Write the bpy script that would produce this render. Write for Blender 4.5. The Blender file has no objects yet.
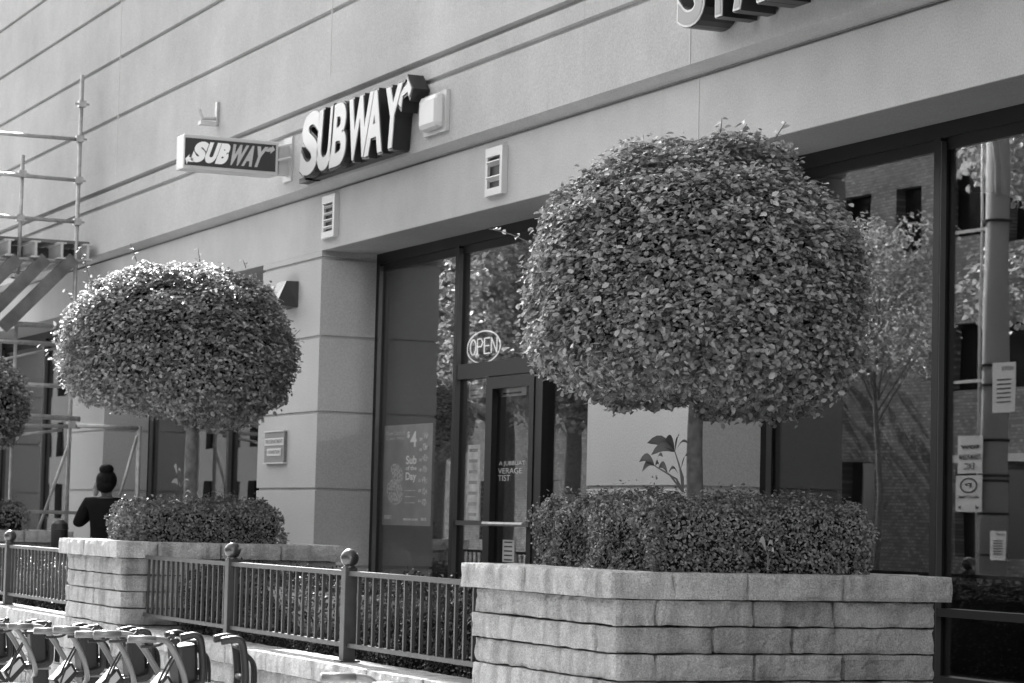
import bpy, math, random
import numpy as np
from mathutils import Vector, Matrix, noise
random.seed(7); rng = np.random.default_rng(7)
S = bpy.context.scene; C = S.collection
W, H = 1024, 683
# ---------------------------------------------------------------- camera (solved from the facade lines)
FPX = 2577.6; YAW, PIT, ROL = [math.radians(a) for a in (24.0916, 4.017, -1.3999)]
EYE = Vector((0, 0, 1.55))
fw = Vector((-math.cos(YAW)*math.cos(PIT), math.sin(YAW)*math.cos(PIT), math.sin(PIT)))
r0 = Vector((math.sin(YAW), math.cos(YAW), 0)); u0 = r0.cross(fw)
rt = r0*math.cos(ROL) - u0*math.sin(ROL); up = u0*math.cos(ROL) + r0*math.sin(ROL)
def ray(px, py): return fw + rt*((px-512)/FPX) + up*((341.5-py)/FPX)
def at(px, py, Y):
    d = ray(px, py); return EYE + d*(Y/d.y)
def atX(px, py, X):
    d = ray(px, py); return EYE + d*(X/d.x)
def proj(p):
    v = Vector(p)-EYE; z = v.dot(fw); return (512+FPX*v.dot(rt)/z, 341.5-FPX*v.dot(up)/z, z)
cd = bpy.data.cameras.new('camera'); cam = bpy.data.objects.new('camera', cd); C.objects.link(cam)
cam.matrix_world = Matrix(((rt.x, up.x, -fw.x, EYE.x), (rt.y, up.y, -fw.y, EYE.y), (rt.z, up.z, -fw.z, EYE.z), (0, 0, 0, 1)))
cd.sensor_width = 36; cd.lens = FPX*36/W; cd.clip_end = 1000; cd.clip_start = .1
cd.dof.use_dof = True; cd.dof.focus_distance = 13.2; cd.dof.aperture_fstop = 9
S.camera = cam
# ---------------------------------------------------------------- materials (the photograph is monochrome: every colour is a grey)
def nt(name):
    m = bpy.data.materials.new(name); m.use_nodes = True; t = m.node_tree; return m, t, t.nodes['Principled BSDF']
def g(v): return (v, v, v, 1)
def plain(name, v, rough=.6, metal=0, spec=.5, bump=0, bscale=60, var=0, vscale=6):
    m, t, p = nt(name); p.inputs['Base Color'].default_value = g(v); p.inputs['Roughness'].default_value = rough
    p.inputs['Metallic'].default_value = metal; p.inputs['Specular IOR Level'].default_value = spec
    tc = t.nodes.new('ShaderNodeTexCoord')
    if var:
        n = t.nodes.new('ShaderNodeTexNoise'); n.inputs['Scale'].default_value = vscale; n.inputs['Detail'].default_value = 6
        r = t.nodes.new('ShaderNodeMapRange'); r.inputs[1].default_value = .3; r.inputs[2].default_value = .7
        r.inputs[3].default_value = v*(1-var); r.inputs[4].default_value = v*(1+var)
        t.links.new(tc.outputs['Object'], n.inputs['Vector']); t.links.new(n.outputs['Fac'], r.inputs[0]); t.links.new(r.outputs[0], p.inputs['Base Color'])
    if bump:
        n = t.nodes.new('ShaderNodeTexNoise'); n.inputs['Scale'].default_value = bscale; n.inputs['Detail'].default_value = 8
        b = t.nodes.new('ShaderNodeBump'); b.inputs['Strength'].default_value = bump; b.inputs['Distance'].default_value = .01
        t.links.new(tc.outputs['Object'], n.inputs['Vector']); t.links.new(n.outputs['Fac'], b.inputs['Height']); t.links.new(b.outputs[0], p.inputs['Normal'])
    return m
def concrete(name, v, streak=.12, blot=.10, bump=.25, fine=75):
    m, t, p = nt(name); L = t.links; N = t.nodes; p.inputs['Roughness'].default_value = .9; p.inputs['Specular IOR Level'].default_value = .25
    tc = N.new('ShaderNodeTexCoord')
    def noi(scale, sc, detail=6, rough=.6):
        mp = N.new('ShaderNodeMapping'); mp.inputs['Scale'].default_value = sc; n = N.new('ShaderNodeTexNoise')
        n.inputs['Scale'].default_value = scale; n.inputs['Detail'].default_value = detail; n.inputs['Roughness'].default_value = rough
        L.new(tc.outputs['Object'], mp.inputs[0]); L.new(mp.outputs[0], n.inputs['Vector']); return n.outputs['Fac']
    def rng_(src, a, b, lo, hi):
        r = N.new('ShaderNodeMapRange'); r.inputs[1].default_value = a; r.inputs[2].default_value = b; r.inputs[3].default_value = lo; r.inputs[4].default_value = hi
        L.new(src, r.inputs[0]); return r.outputs[0]
    def mul(a, b):
        k = N.new('ShaderNodeMath'); k.operation = 'MULTIPLY'; L.new(a, k.inputs[0])
        if isinstance(b, float): k.inputs[1].default_value = b
        else: L.new(b, k.inputs[1])
        return k.outputs[0]
    a = rng_(noi(.5, (1.3, 1.3, .3), 5), .3, .7, 1-streak*.5, 1+streak*.5)
    b = rng_(noi(.7, (1, 1, 1), 8, .65), .3, .7, 1-blot, 1+blot)
    c = rng_(noi(fine, (1, 1, 1), 3), .3, .7, .86, 1.12)
    st = rng_(noi(2.3, (1.6, 1.6, .10), 5, .75), .62, .80, 1.0, 1-streak*1.3)
    L.new(mul(mul(mul(mul(a, b), c), st), float(v)), p.inputs['Base Color'])
    bp = N.new('ShaderNodeBump'); bp.inputs['Strength'].default_value = bump; bp.inputs['Distance'].default_value = .01
    L.new(noi(fine*.6, (1, 1, 1), 8, .7), bp.inputs['Height']); L.new(bp.outputs[0], p.inputs['Normal'])
    return m
def stone(name, v):
    m, t, p = nt(name); L = t.links; N = t.nodes; p.inputs['Roughness'].default_value = .95; p.inputs['Specular IOR Level'].default_value = .2
    tc = N.new('ShaderNodeTexCoord'); at_ = N.new('ShaderNodeAttribute'); at_.attribute_name = 'v'
    n1 = N.new('ShaderNodeTexNoise'); n1.inputs['Scale'].default_value = 9; n1.inputs['Detail'].default_value = 9; n1.inputs['Roughness'].default_value = .7
    n2 = N.new('ShaderNodeTexNoise'); n2.inputs['Scale'].default_value = 2.2; n2.inputs['Detail'].default_value = 5
    n4 = N.new('ShaderNodeTexNoise'); n4.inputs['Scale'].default_value = 130; n4.inputs['Detail'].default_value = 4
    for n in (n1, n2, n4): L.new(tc.outputs['Object'], n.inputs['Vector'])
    def mr(s, lo, hi, a=.3, b=.7):
        r = N.new('ShaderNodeMapRange'); r.inputs[1].default_value = a; r.inputs[2].default_value = b; r.inputs[3].default_value = lo; r.inputs[4].default_value = hi; L.new(s, r.inputs[0]); return r.outputs[0]
    def mul(a, b):
        k = N.new('ShaderNodeMath'); k.operation = 'MULTIPLY'; L.new(a, k.inputs[0])
        if isinstance(b, float): k.inputs[1].default_value = b
        else: L.new(b, k.inputs[1])
        return k.outputs[0]
    mp = N.new('ShaderNodeMapping'); mp.inputs['Scale'].default_value = (6, 6, .9); n5 = N.new('ShaderNodeTexNoise'); n5.inputs['Scale'].default_value = 1.6; n5.inputs['Detail'].default_value = 5
    L.new(tc.outputs['Object'], mp.inputs[0]); L.new(mp.outputs[0], n5.inputs['Vector'])
    col = mul(mul(mul(mul(mul(mr(n1.outputs['Fac'], .74, 1.2), mr(n2.outputs['Fac'], .88, 1.12)), mr(n4.outputs['Fac'], .68, 1.3)), at_.outputs['Fac']), mr(n5.outputs['Fac'], 1.05, .6, .48, .72)), float(v))
    L.new(col, p.inputs['Base Color'])
    n3 = N.new('ShaderNodeTexNoise'); n3.inputs['Scale'].default_value = 34; n3.inputs['Detail'].default_value = 10; n3.inputs['Roughness'].default_value = .75
    L.new(tc.outputs['Object'], n3.inputs['Vector'])
    bp = N.new('ShaderNodeBump'); bp.inputs['Strength'].default_value = 1.0; bp.inputs['Distance'].default_value = .035
    L.new(n3.outputs['Fac'], bp.inputs['Height']); L.new(bp.outputs[0], p.inputs['Normal'])
    return m
def leafm(name, lo, hi, trans=.22, rough=.45, spec=.45):
    m, t, p = nt(name); L = t.links; N = t.nodes
    a = N.new('ShaderNodeAttribute'); a.attribute_name = 'v'
    r = N.new('ShaderNodeMapRange'); r.inputs[3].default_value = lo; r.inputs[4].default_value = hi; L.new(a.outputs['Fac'], r.inputs[0])
    L.new(r.outputs[0], p.inputs['Base Color']); p.inputs['Roughness'].default_value = rough; p.inputs['Specular IOR Level'].default_value = spec
    tr = N.new('ShaderNodeBsdfTranslucent'); L.new(r.outputs[0], tr.inputs['Color']); mx = N.new('ShaderNodeMixShader'); mx.inputs[0].default_value = trans
    L.new(p.outputs[0], mx.inputs[1]); L.new(tr.outputs[0], mx.inputs[2]); L.new(mx.outputs[0], N['Material Output'].inputs['Surface'])
    return m
def glassm(name, tint=.97, boost=1.3, rough=.0):
    m, t, p = nt(name); L = t.links; N = t.nodes; N.remove(p)
    ge = N.new('ShaderNodeNewGeometry'); dt = N.new('ShaderNodeVectorMath'); dt.operation = 'DOT_PRODUCT'; L.new(ge.outputs['Normal'], dt.inputs[0]); L.new(ge.outputs['Incoming'], dt.inputs[1])
    ab = N.new('ShaderNodeMath'); ab.operation = 'ABSOLUTE'; L.new(dt.outputs['Value'], ab.inputs[0]); om = N.new('ShaderNodeMath'); om.operation = 'SUBTRACT'; om.inputs[0].default_value = 1; L.new(ab.outputs[0], om.inputs[1])
    pw_ = N.new('ShaderNodeMath'); pw_.operation = 'POWER'; pw_.inputs[1].default_value = 5; L.new(om.outputs[0], pw_.inputs[0]); fr = N.new('ShaderNodeMath'); fr.operation = 'MULTIPLY_ADD'; fr.inputs[1].default_value = .96; fr.inputs[2].default_value = .04; L.new(pw_.outputs[0], fr.inputs[0])
    k = N.new('ShaderNodeMath'); k.operation = 'MULTIPLY'; k.use_clamp = True; k.inputs[1].default_value = boost; L.new(fr.outputs[0], k.inputs[0])
    tb = N.new('ShaderNodeBsdfTransparent'); tb.inputs[0].default_value = g(tint); gl = N.new('ShaderNodeBsdfGlossy'); gl.inputs['Roughness'].default_value = rough; gl.inputs[0].default_value = g(1)
    tc = N.new('ShaderNodeTexCoord'); n = N.new('ShaderNodeTexNoise'); n.inputs['Scale'].default_value = .9; n.inputs['Detail'].default_value = 1
    bp = N.new('ShaderNodeBump'); bp.inputs['Strength'].default_value = .035; bp.inputs['Distance'].default_value = .02
    L.new(tc.outputs['Object'], n.inputs['Vector']); L.new(n.outputs['Fac'], bp.inputs['Height']); L.new(bp.outputs[0], gl.inputs['Normal'])
    mx = N.new('ShaderNodeMixShader'); L.new(k.outputs[0], mx.inputs[0]); L.new(tb.outputs[0], mx.inputs[1]); L.new(gl.outputs[0], mx.inputs[2]); L.new(mx.outputs[0], N['Material Output'].inputs['Surface'])
    return m
def brickm(name, v):
    m, t, p = nt(name); L = t.links; N = t.nodes; p.inputs['Roughness'].default_value = .9
    tc = N.new('ShaderNodeTexCoord'); mp = N.new('ShaderNodeMapping'); mp.inputs['Rotation'].default_value = (math.pi/2, 0, 0)
    b = N.new('ShaderNodeTexBrick'); b.inputs['Scale'].default_value = 3.3; b.inputs['Color1'].default_value = g(v*.55); b.inputs['Color2'].default_value = g(v*1.6); b.inputs['Mortar'].default_value = g(v*.45)
    b.inputs['Mortar Size'].default_value = .03; b.inputs['Row Height'].default_value = .25
    n = N.new('ShaderNodeTexNoise'); n.inputs['Scale'].default_value = .8; n.inputs['Detail'].default_value = 6
    L.new(tc.outputs['Object'], mp.inputs[0]); L.new(mp.outputs[0], b.inputs['Vector']); L.new(tc.outputs['Object'], n.inputs['Vector'])
    k = N.new('ShaderNodeVectorMath'); k.operation = 'SCALE'; r = N.new('ShaderNodeMapRange'); r.inputs[1].default_value = .3; r.inputs[2].default_value = .7; r.inputs[3].default_value = .7; r.inputs[4].default_value = 1.3
    L.new(n.outputs['Fac'], r.inputs[0]); L.new(b.outputs['Color'], k.inputs[0]); L.new(r.outputs[0], k.inputs['Scale']); L.new(k.outputs[0], p.inputs['Base Color'])
    return m
def emit(name, v, s):
    m, t, p = nt(name); p.inputs['Base Color'].default_value = g(v); p.inputs['Emission Color'].default_value = g(1); p.inputs['Emission Strength'].default_value = s; return m
M = dict(
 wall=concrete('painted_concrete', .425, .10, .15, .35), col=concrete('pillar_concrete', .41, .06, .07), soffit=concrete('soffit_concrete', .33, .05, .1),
 caulk=plain('sealant', .5, .8), frame=plain('dark_aluminium', .007, .45, .0, .3), framel=plain('bright_aluminium_edge', .10, .35, .6),
 glass=glassm('window_glass'), glassr=glassm('wide_window_glass', .95, 1.95), stone=stone('split_stone', .54), stone2=stone('capstone', .56),
 metal=plain('fence_paint', .06, .42, .2, .5, .1, 200, .15, 20), ball=plain('finial_metal', .10, .28, .7), dark=plain('black_paint', .018, .45),
 black=plain('sign_black', .012, .35), white=plain('sign_white', .52, .4), signgrey=plain('sign_face_grey', .16, .4), board=plain('sign_board_dark', .035, .35),
 bright=plain('sign_bright_white', .95, .4), lgrey=plain('light_metal', .5, .45, .1, .5, .05, 80, .1), galv=plain('galvanised_tube', .38, .42, .45, .5, .1, 90, .2, 14), wood=plain('scaffold_timber', .16, .85, 0, .2, .4, 40, .3, 5),
 bark=plain('bark', .17, .9, 0, .2, .7, 45, .35, 16), twig=plain('twig', .12, .8), soil=plain('soil', .04, 1, 0, .1, 1, 20, .3, 10),
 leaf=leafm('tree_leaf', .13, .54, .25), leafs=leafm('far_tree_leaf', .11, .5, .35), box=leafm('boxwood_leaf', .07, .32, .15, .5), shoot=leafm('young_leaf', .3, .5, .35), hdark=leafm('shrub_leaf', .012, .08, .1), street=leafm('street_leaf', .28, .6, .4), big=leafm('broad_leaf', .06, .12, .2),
 shade_core=plain('foliage_shade_core', .02, .95, 0, .1), pave=concrete('paving', .42, .02, .12), asph=plain('asphalt', .05, .9, 0, .3, .4, 90, .2, 2), line=plain('road_paint', .7, .6),
 farwall=plain('far_wall', .025, .9), brick=brickm('brick', .15), dwin=plain('dark_window', .012, .15), pole=concrete('concrete_pole', .42, .05, .05), skin=plain('skin', .33, .5, 0, .4), hair=plain('hair', .005, .6, 0, .12, .8, 60), cloth=plain('black_cloth', .012, .9, 0, .1, .5, 120, .2, 8),
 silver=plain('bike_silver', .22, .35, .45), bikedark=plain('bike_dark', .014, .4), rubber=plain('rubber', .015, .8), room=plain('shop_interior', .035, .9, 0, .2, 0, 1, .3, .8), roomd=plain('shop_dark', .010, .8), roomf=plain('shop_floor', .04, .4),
 lamp=emit('shop_lamp', .9, 9), neon=emit('neon_tube', .5, .12), poster=plain('poster_print', .24, .5, 0, .5, 0, 1, .2, 5), posterp=plain('poster_print_pale', .55, .5, 0, .5, 0, 1, .5, 22), post2=plain('poster_picture', .45, .5, 0, .4, 0, 1, .9, 40), cardb=plain('display_goods', .3, .6, 0, .4, 0, 1, .7, 7))
# ---------------------------------------------------------------- mesh helpers
class MB:
    def __init__(s): s.v = []; s.f = []; s.a = []
    def add(s, vs, fs, a=None):
        o = len(s.v); s.v += [tuple(x) for x in vs]; s.f += [tuple(i+o for i in f) for f in fs]; s.a += [1.0 if a is None else a]*len(fs); return s
    def box(s, x0, x1, y0, y1, z0, z1, a=None):
        x0, x1 = sorted((x0, x1)); y0, y1 = sorted((y0, y1)); z0, z1 = sorted((z0, z1))
        return s.add([(x0,y0,z0),(x1,y0,z0),(x1,y1,z0),(x0,y1,z0),(x0,y0,z1),(x1,y0,z1),(x1,y1,z1),(x0,y1,z1)], [(0,3,2,1),(4,5,6,7),(0,1,5,4),(1,2,6,5),(2,3,7,6),(3,0,4,7)], a)
    def beam(s, a, b, w, h, upv=(0, 0, 1)):
        a, b = Vector(a), Vector(b); d = (b-a).normalized(); sd = d.cross(Vector(upv)).normalized()*(w/2); uu = sd.cross(d).normalized()*(h/2)
        vs = [p+i*sd+j*uu for p in (a, b) for i, j in ((-1,-1),(1,-1),(1,1),(-1,1))]
        return s.add(vs, [(0,1,2,3),(7,6,5,4),(0,4,5,1),(1,5,6,2),(2,6,7,3),(3,7,4,0)])
    def tube(s, pts, r, n=10, caps=True):
        pts = [Vector(p) for p in pts]; rs = r if isinstance(r, (list, tuple)) else [r]*len(pts); vs = []; fs = []; ref = None
        for i, p in enumerate(pts):
            d = (pts[min(i+1, len(pts)-1)]-pts[max(i-1, 0)]).normalized()
            if ref is None: ref = Vector((0, 0, 1)) if abs(d.z) < .9 else Vector((1, 0, 0))
            x = d.cross(ref).normalized(); y = d.cross(x).normalized(); ref = -y if abs(y.dot(ref)) > 0 and (-y).dot(ref) > 0 else y
            for k in range(n):
                t = 2*math.pi*k/n; vs.append(p+(x*math.cos(t)+d.cross(x)*math.sin(t))*rs[i])
        for i in range(len(pts)-1):
            for k in range(n): fs.append((i*n+k, i*n+(k+1) % n, (i+1)*n+(k+1) % n, (i+1)*n+k))
        if caps: fs.append(tuple(range(n))[::-1]); fs.append(tuple((len(pts)-1)*n+k for k in range(n)))
        return s.add(vs, fs)
    def ball(s, c, r, n=16, sc=(1, 1, 1)):
        vs = []; fs = []; m = n//2
        for i in range(m+1):
            for k in range(n):
                th = math.pi*i/m; ph = 2*math.pi*k/n
                vs.append((c[0]+r*sc[0]*math.sin(th)*math.cos(ph), c[1]+r*sc[1]*math.sin(th)*math.sin(ph), c[2]+r*sc[2]*math.cos(th)))
        for i in range(m):
            for k in range(n): fs.append((i*n+k, (i+1)*n+k, (i+1)*n+(k+1) % n, i*n+(k+1) % n))
        return s.add(vs, fs)
    def disc(s, c, r, axis=0, n=28, t=.01):   # short cylinder along axis
        ax = Vector([1 if i == axis else 0 for i in range(3)]); c = Vector(c); return s.tube([c-ax*t/2, c+ax*t/2], r, n)
    def torus(s, c, R, r, axis=0, n=32, k=8):
        pts = []
        for i in range(n+1):
            t = 2*math.pi*i/n; a, b = R*math.cos(t), R*math.sin(t)
            pts.append(Vector(c)+(Vector((0, a, b)) if axis == 0 else Vector((a, 0, b)) if axis == 1 else Vector((a, b, 0))))
        vs = []; fs = []
        for i, p in enumerate(pts):
            rad = (p-Vector(c)).normalized(); ax = Vector([1 if q == axis else 0 for q in range(3)])
            for j in range(k):
                u = 2*math.pi*j/k; vs.append(p+rad*r*math.cos(u)+ax*r*math.sin(u))
        for i in range(n):
            for j in range(k): fs.append((i*k+j, i*k+(j+1) % k, (i+1)*k+(j+1) % k, (i+1)*k+j))
        return s.add(vs, fs)
    def prism(s, poly, y0, y1):  # poly in (x,z), extruded along y
        n = len(poly); vs = [(x, y0, z) for x, z in poly]+[(x, y1, z) for x, z in poly]
        return s.add(vs, [tuple(range(n)), tuple(range(2*n-1, n-1, -1))]+[(i, i+n, (i+1) % n+n, (i+1) % n) for i in range(n)])
    def build(s, name, mat, parent=None, smooth=False, bevel=0):
        me = bpy.data.meshes.new(name); me.from_pydata(s.v, [], s.f); me.materials.append(mat)
        at_ = me.attributes.new('v', 'FLOAT', 'FACE'); at_.data.foreach_set('value', s.a)
        if smooth: me.polygons.foreach_set('use_smooth', [True]*len(me.polygons))
        me.update(); o = bpy.data.objects.new(name, me); C.objects.link(o)
        if parent: o.parent = parent; o.matrix_parent_inverse = parent.matrix_basis.inverted()
        if bevel:
            b = o.modifiers.new('b', 'BEVEL'); b.width = bevel; b.segments = 2; b.limit_method = 'ANGLE'
        if smooth and not bevel:
            pass
        return o
def tag(o, label=None, cat=None, group=None, kind=None):
    if label: o['label'] = label
    if cat: o['category'] = cat
    if group: o['group'] = group
    if kind: o['kind'] = kind
    return o
def empty(name, loc, label, cat, group=None):
    o = bpy.data.objects.new(name, None); C.objects.link(o); o.location = loc; o.empty_display_size = .1; return tag(o, label, cat, group)
def holes(mb, x0, x1, z0, z1, y, hs, depth):   # wall in the y plane with rectangular holes and their reveals
    xs = sorted({x0, x1, *[h[0] for h in hs], *[h[1] for h in hs]}); zs = sorted({z0, z1, *[h[2] for h in hs], *[h[3] for h in hs]})
    for i in range(len(xs)-1):
        for j in range(len(zs)-1):
            cx, cz = (xs[i]+xs[i+1])/2, (zs[j]+zs[j+1])/2
            if any(h[0] < cx < h[1] and h[2] < cz < h[3] for h in hs): continue
            mb.add([(xs[i], y, zs[j]), (xs[i+1], y, zs[j]), (xs[i+1], y, zs[j+1]), (xs[i], y, zs[j+1])], [(0, 1, 2, 3)])
    for a, b, c, d in hs:
        for q in (((a, c), (b, c)), ((b, c), (b, d)), ((b, d), (a, d)), ((a, d), (a, c))):
            (p, r), (s_, t_) = q; mb.add([(p, y, r), (s_, y, t_), (s_, y+depth, t_), (p, y+depth, r)], [(0, 1, 2, 3)])
    return mb
_tc = {}
def glyph(txt, offset=0., shear=0.):       # built-in font outline -> (verts, polys) flat, in x/y
    k = (txt, offset, shear)
    if k not in _tc:
        cu = bpy.data.curves.new('t', 'FONT'); cu.body = txt; cu.offset = offset; cu.shear = shear; cu.resolution_u = 5
        o = bpy.data.objects.new('t', cu); C.objects.link(o); dg = bpy.context.evaluated_depsgraph_get(); dg.update()
        me = bpy.data.meshes.new_from_object(o.evaluated_get(dg)); vs = [v.co.copy() for v in me.vertices]; fs = [tuple(p.vertices) for p in me.polygons]
        bpy.data.objects.remove(o); bpy.data.curves.remove(cu); bpy.data.meshes.remove(me); _tc[k] = (vs, fs)
    return _tc[k]
def textmesh(mb, txt, mapper, depth, offset=0, shear=0, base=None):
    """mapper(u,v,w): u,v in 0..1 of the text box -> point; w = depth into the sign"""
    vs, fs = glyph(txt, offset, shear); ref = glyph(txt, base if base is not None else offset, shear)[0]
    x0, x1 = min(v.x for v in ref), max(v.x for v in ref); y0, y1 = min(v.y for v in ref), max(v.y for v in ref)
    n = len(vs); uv = [((v.x-x0)/(x1-x0), (v.y-y0)/(y1-y0)) for v in vs]
    P = [mapper(u, v, 0) for u, v in uv]+[mapper(u, v, depth) for u, v in uv]
    F = list(fs)
    if depth:
        ed = {}
        for f in fs:
            for i in range(len(f)):
                e = (f[i], f[(i+1) % len(f)]); ed[e] = 1
        F += [(b, a, a+n, b+n) for (a, b) in ed if (b, a) not in ed]
        F += [tuple(i+n for i in f[::-1]) for f in fs]
    return mb.add(P, F)
def leaves(name, P, Nn, size, mat, parent=None, jit=.35, aspect=.62, core=None, fold=.18):
    n = len(P); P = np.asarray(P, float); Nn = np.asarray(Nn, float)+rng.normal(0, jit, (n, 3)); Nn /= np.linalg.norm(Nn, axis=1)[:, None]
    t = rng.normal(0, 1, (n, 3)); t -= (t*Nn).sum(1)[:, None]*Nn; t /= np.linalg.norm(t, axis=1)[:, None]; b = np.cross(Nn, t)
    s = size*rng.uniform(.6, 1.25, n)[:, None]
    prof = [(-.5, 0, 0), (-.2, .42, fold), (.22, .36, fold), (.5, 0, 0), (.22, -.36, fold), (-.2, -.42, fold)]
    V = np.stack([P+t*s*a+b*s*c*aspect*1.25+Nn*s*(d*aspect - .12*abs(a)) for a, c, d in prof], 1).reshape(-1, 3)
    me = bpy.data.meshes.new(name); nv = len(V); faces = np.arange(n)[:, None]*6
    quads = np.concatenate([faces+np.array([0, 3, 2, 1]), faces+np.array([0, 5, 4, 3])], 1).reshape(-1, 4)
    cv, cf = ([], []) if core is None else core
    V2 = np.concatenate([V, np.asarray(cv, float).reshape(-1, 3)]); Q = quads
    if len(cf): Q = np.concatenate([quads, np.asarray(cf)+nv])
    me.vertices.add(len(V2)); me.vertices.foreach_set('co', V2.ravel()); me.loops.add(Q.size); me.loops.foreach_set('vertex_index', Q.ravel().astype(np.int32))
    me.polygons.add(len(Q)); me.polygons.foreach_set('loop_start', np.arange(len(Q), dtype=np.int32)*4)
    me.materials.append(mat); me.materials.append(M['shade_core']); mi = np.zeros(len(Q), np.int32); mi[len(quads):] = 1; me.polygons.foreach_set('material_index', mi)  # last faces: near-black core, painted as the shade deep in the foliage
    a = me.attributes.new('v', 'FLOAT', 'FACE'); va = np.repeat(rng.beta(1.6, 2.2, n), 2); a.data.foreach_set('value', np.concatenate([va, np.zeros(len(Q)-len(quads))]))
    me.update(calc_edges=True); me.validate(); o = bpy.data.objects.new(name, me); C.objects.link(o)
    if parent: o.parent = parent; o.matrix_parent_inverse = parent.matrix_basis.inverted()
    return o
# ---------------------------------------------------------------- key measures
YU, YL = 8.1, 8.2
X = lambda px, Y=YL, py=420: at(px, py, Y).x
xc1a, xc1b = X(258.5), X(317)
YW = YL
for k in range(400):                                   # window plane from the depth of the recess
    YW = YL+k*.005
    if proj((X(319.5, YL, 263), YW, at(319.5, 263, YL).z))[0] > 374: break
ZL = at(700, 61.2, YU).z                               # ledge
ZB = at(600, 180.5, YL).z                              # underside of the lintel
grz = [at(319.6, 258, YL).z, at(319, 336.3, YL).z, at(317, 412, YL).z, at(315, 489, YL).z]
dgz = grz[2]-grz[3]; grz.append(grz[3]-dgz)
PZ = .34                                               # raised terrace in front of the shops
XR = X(1024)+7.; XLf = -75.
print('YW', YW, 'ZL', ZL, 'ZB', ZB, 'gr', grz, 'x', xc1a, xc1b, X(587), X(1024), 'sill', at(938, 676, YW).z)
print('person top', at(107, 466, 7.3))
# ---------------------------------------------------------------- ground
def sheet(name, x0, x1, y0, y1, z, mat):
    return tag(MB().add([(x0,y0,z),(x1,y0,z),(x1,y1,z),(x0,y1,z)], [(0,1,2,3)]).build(name, mat), kind='structure')
sheet('ground', -600, 600, -600, 600, -.16, M['asph'])
sheet('road', -300, 300, -10, 1.0, -.13, M['asph'])
tag(MB().box(-200, 100, 1.0, 1.18, -.16, .004).box(-200, 100, -10.2, -10.02, -.16, .004).build('kerb', M['pave'], bevel=.01), kind='structure')
mb = MB()
for i in range(60): mb.box(-120+i*4, -118.5+i*4, -4.56, -4.44, -.14, -.124)
tag(mb.build('road_markings', M['line']), kind='structure')
mb = MB()
for i in range(110):
    for j in range(3): mb.box(-150+i*1.6+.006, -150+(i+1)*1.6-.006, 1.19+j*1.47, 1.19+(j+1)*1.47-.012, -.1, 0, None)
tag(mb.build('pavement', M['pave']), kind='structure')
tag(MB().box(-200, 100, -14.2, -10.2, -.16, .0).build('far_pavement', M['pave']), kind='structure')
tag(MB().box(XLf, XR+12, 7.25, YW+.1, -.1, PZ).build('terrace', M['pave']), kind='structure')
tag(MB().box(XLf, XR+12, 5.62, 7.24, -.1, .5).build('planting_bed', M['soil']), kind='structure')
# ---------------------------------------------------------------- the building
B = empty('shop_building', (X(500), YL, 0), 'pale grooved concrete shop building with recessed dark framed windows', 'building')
# upper wall: extruded profile with V grooves
def gz(p1, p2): return (at(*p1, YU).z+at(*p2, YU).z)/2
G = [gz((10,73),(115,4)), gz((40,103),(200,12)), gz((60,145),(320,17)), gz((60,208),(330,97)), gz((60,220),(290,136))]
G[3] = (gz((60,207.5),(60,207.5))+gz((330,97),(330,97)))/2; G[4] = gz((100,206),(295,135))
print('grooves', G, 'top-left', at(20, 15, YU).z)
step = G[0]-G[1]
TOP = 11.5; prof = [(YU+.1, ZL-.055), (YU, ZL)]
zs = sorted([G[4], G[3], G[2], G[1], G[0]]+[G[0]+step*k for k in range(1, 22) if G[0]+step*k < TOP-.5])
for i, z in enumerate(zs):
    if i == 1:
        prof += [(YU, z-.05), (YU+.05, z-.035), (YU+.05, z-.0), (YU-.008, z+.006), (YU-.006, z+.05), (YU, z+.22)]
    else: prof += [(YU, z-.028), (YU+.035, z-.012), (YU+.035, z+.012), (YU, z+.02)]
prof += [(YU, TOP), (YU+1, TOP)]
mb = MB()
for (ya, za), (yb, zb) in zip(prof[:-1], prof[1:]): mb.add([(XLf,ya,za),(XR+12,ya,za),(XR+12,yb,zb),(XLf,yb,zb)], [(0,1,2,3)])
mb.build('upper_wall', M['wall'], B)
mb = MB().box(XLf, XR+12, YU+.4, 30, 5.2, TOP-.01)
mb.build('upper_block', M['wall'], B)
# lintel wall: between the ledge and the columns
mb = MB().box(XLf, XR+12, YL, YL+.5, ZB, ZL-.058)
mb.build('lintel_wall', M['wall'], B)
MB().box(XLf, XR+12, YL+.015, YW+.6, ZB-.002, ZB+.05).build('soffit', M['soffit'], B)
MB().box(XLf, XR+12, YL-.012, YL-.0, ZL-.075, ZL-.066).build('drip_edge', M['frame'], B)
# vertical joints
for px, y0, y1 in ((120, 60, 20), (331, 50, 20), ):
    p = at(px, y0, YU); mb = MB().box(p.x-.006, p.x+.006, YU-.004, YU+.02, G[3]+.2 if px > 200 else G[4]+.3, TOP-.1); mb.build('sealant_joint', M['caulk'], B)
p = at(690, 60, YU); mb = MB().box(p.x-.006, p.x+.006, YU-.004, YU+.02, ZL, G[4]-.03)
mb.build('sealant_joint', M['caulk'], B)
p = at(699, 100, YL); mb = MB().box(p.x-.005, p.x+.005, YL-.004, YL+.02, ZB+.01, ZL-.08)
mb.build('sealant_joint', M['caulk'], B)
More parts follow.
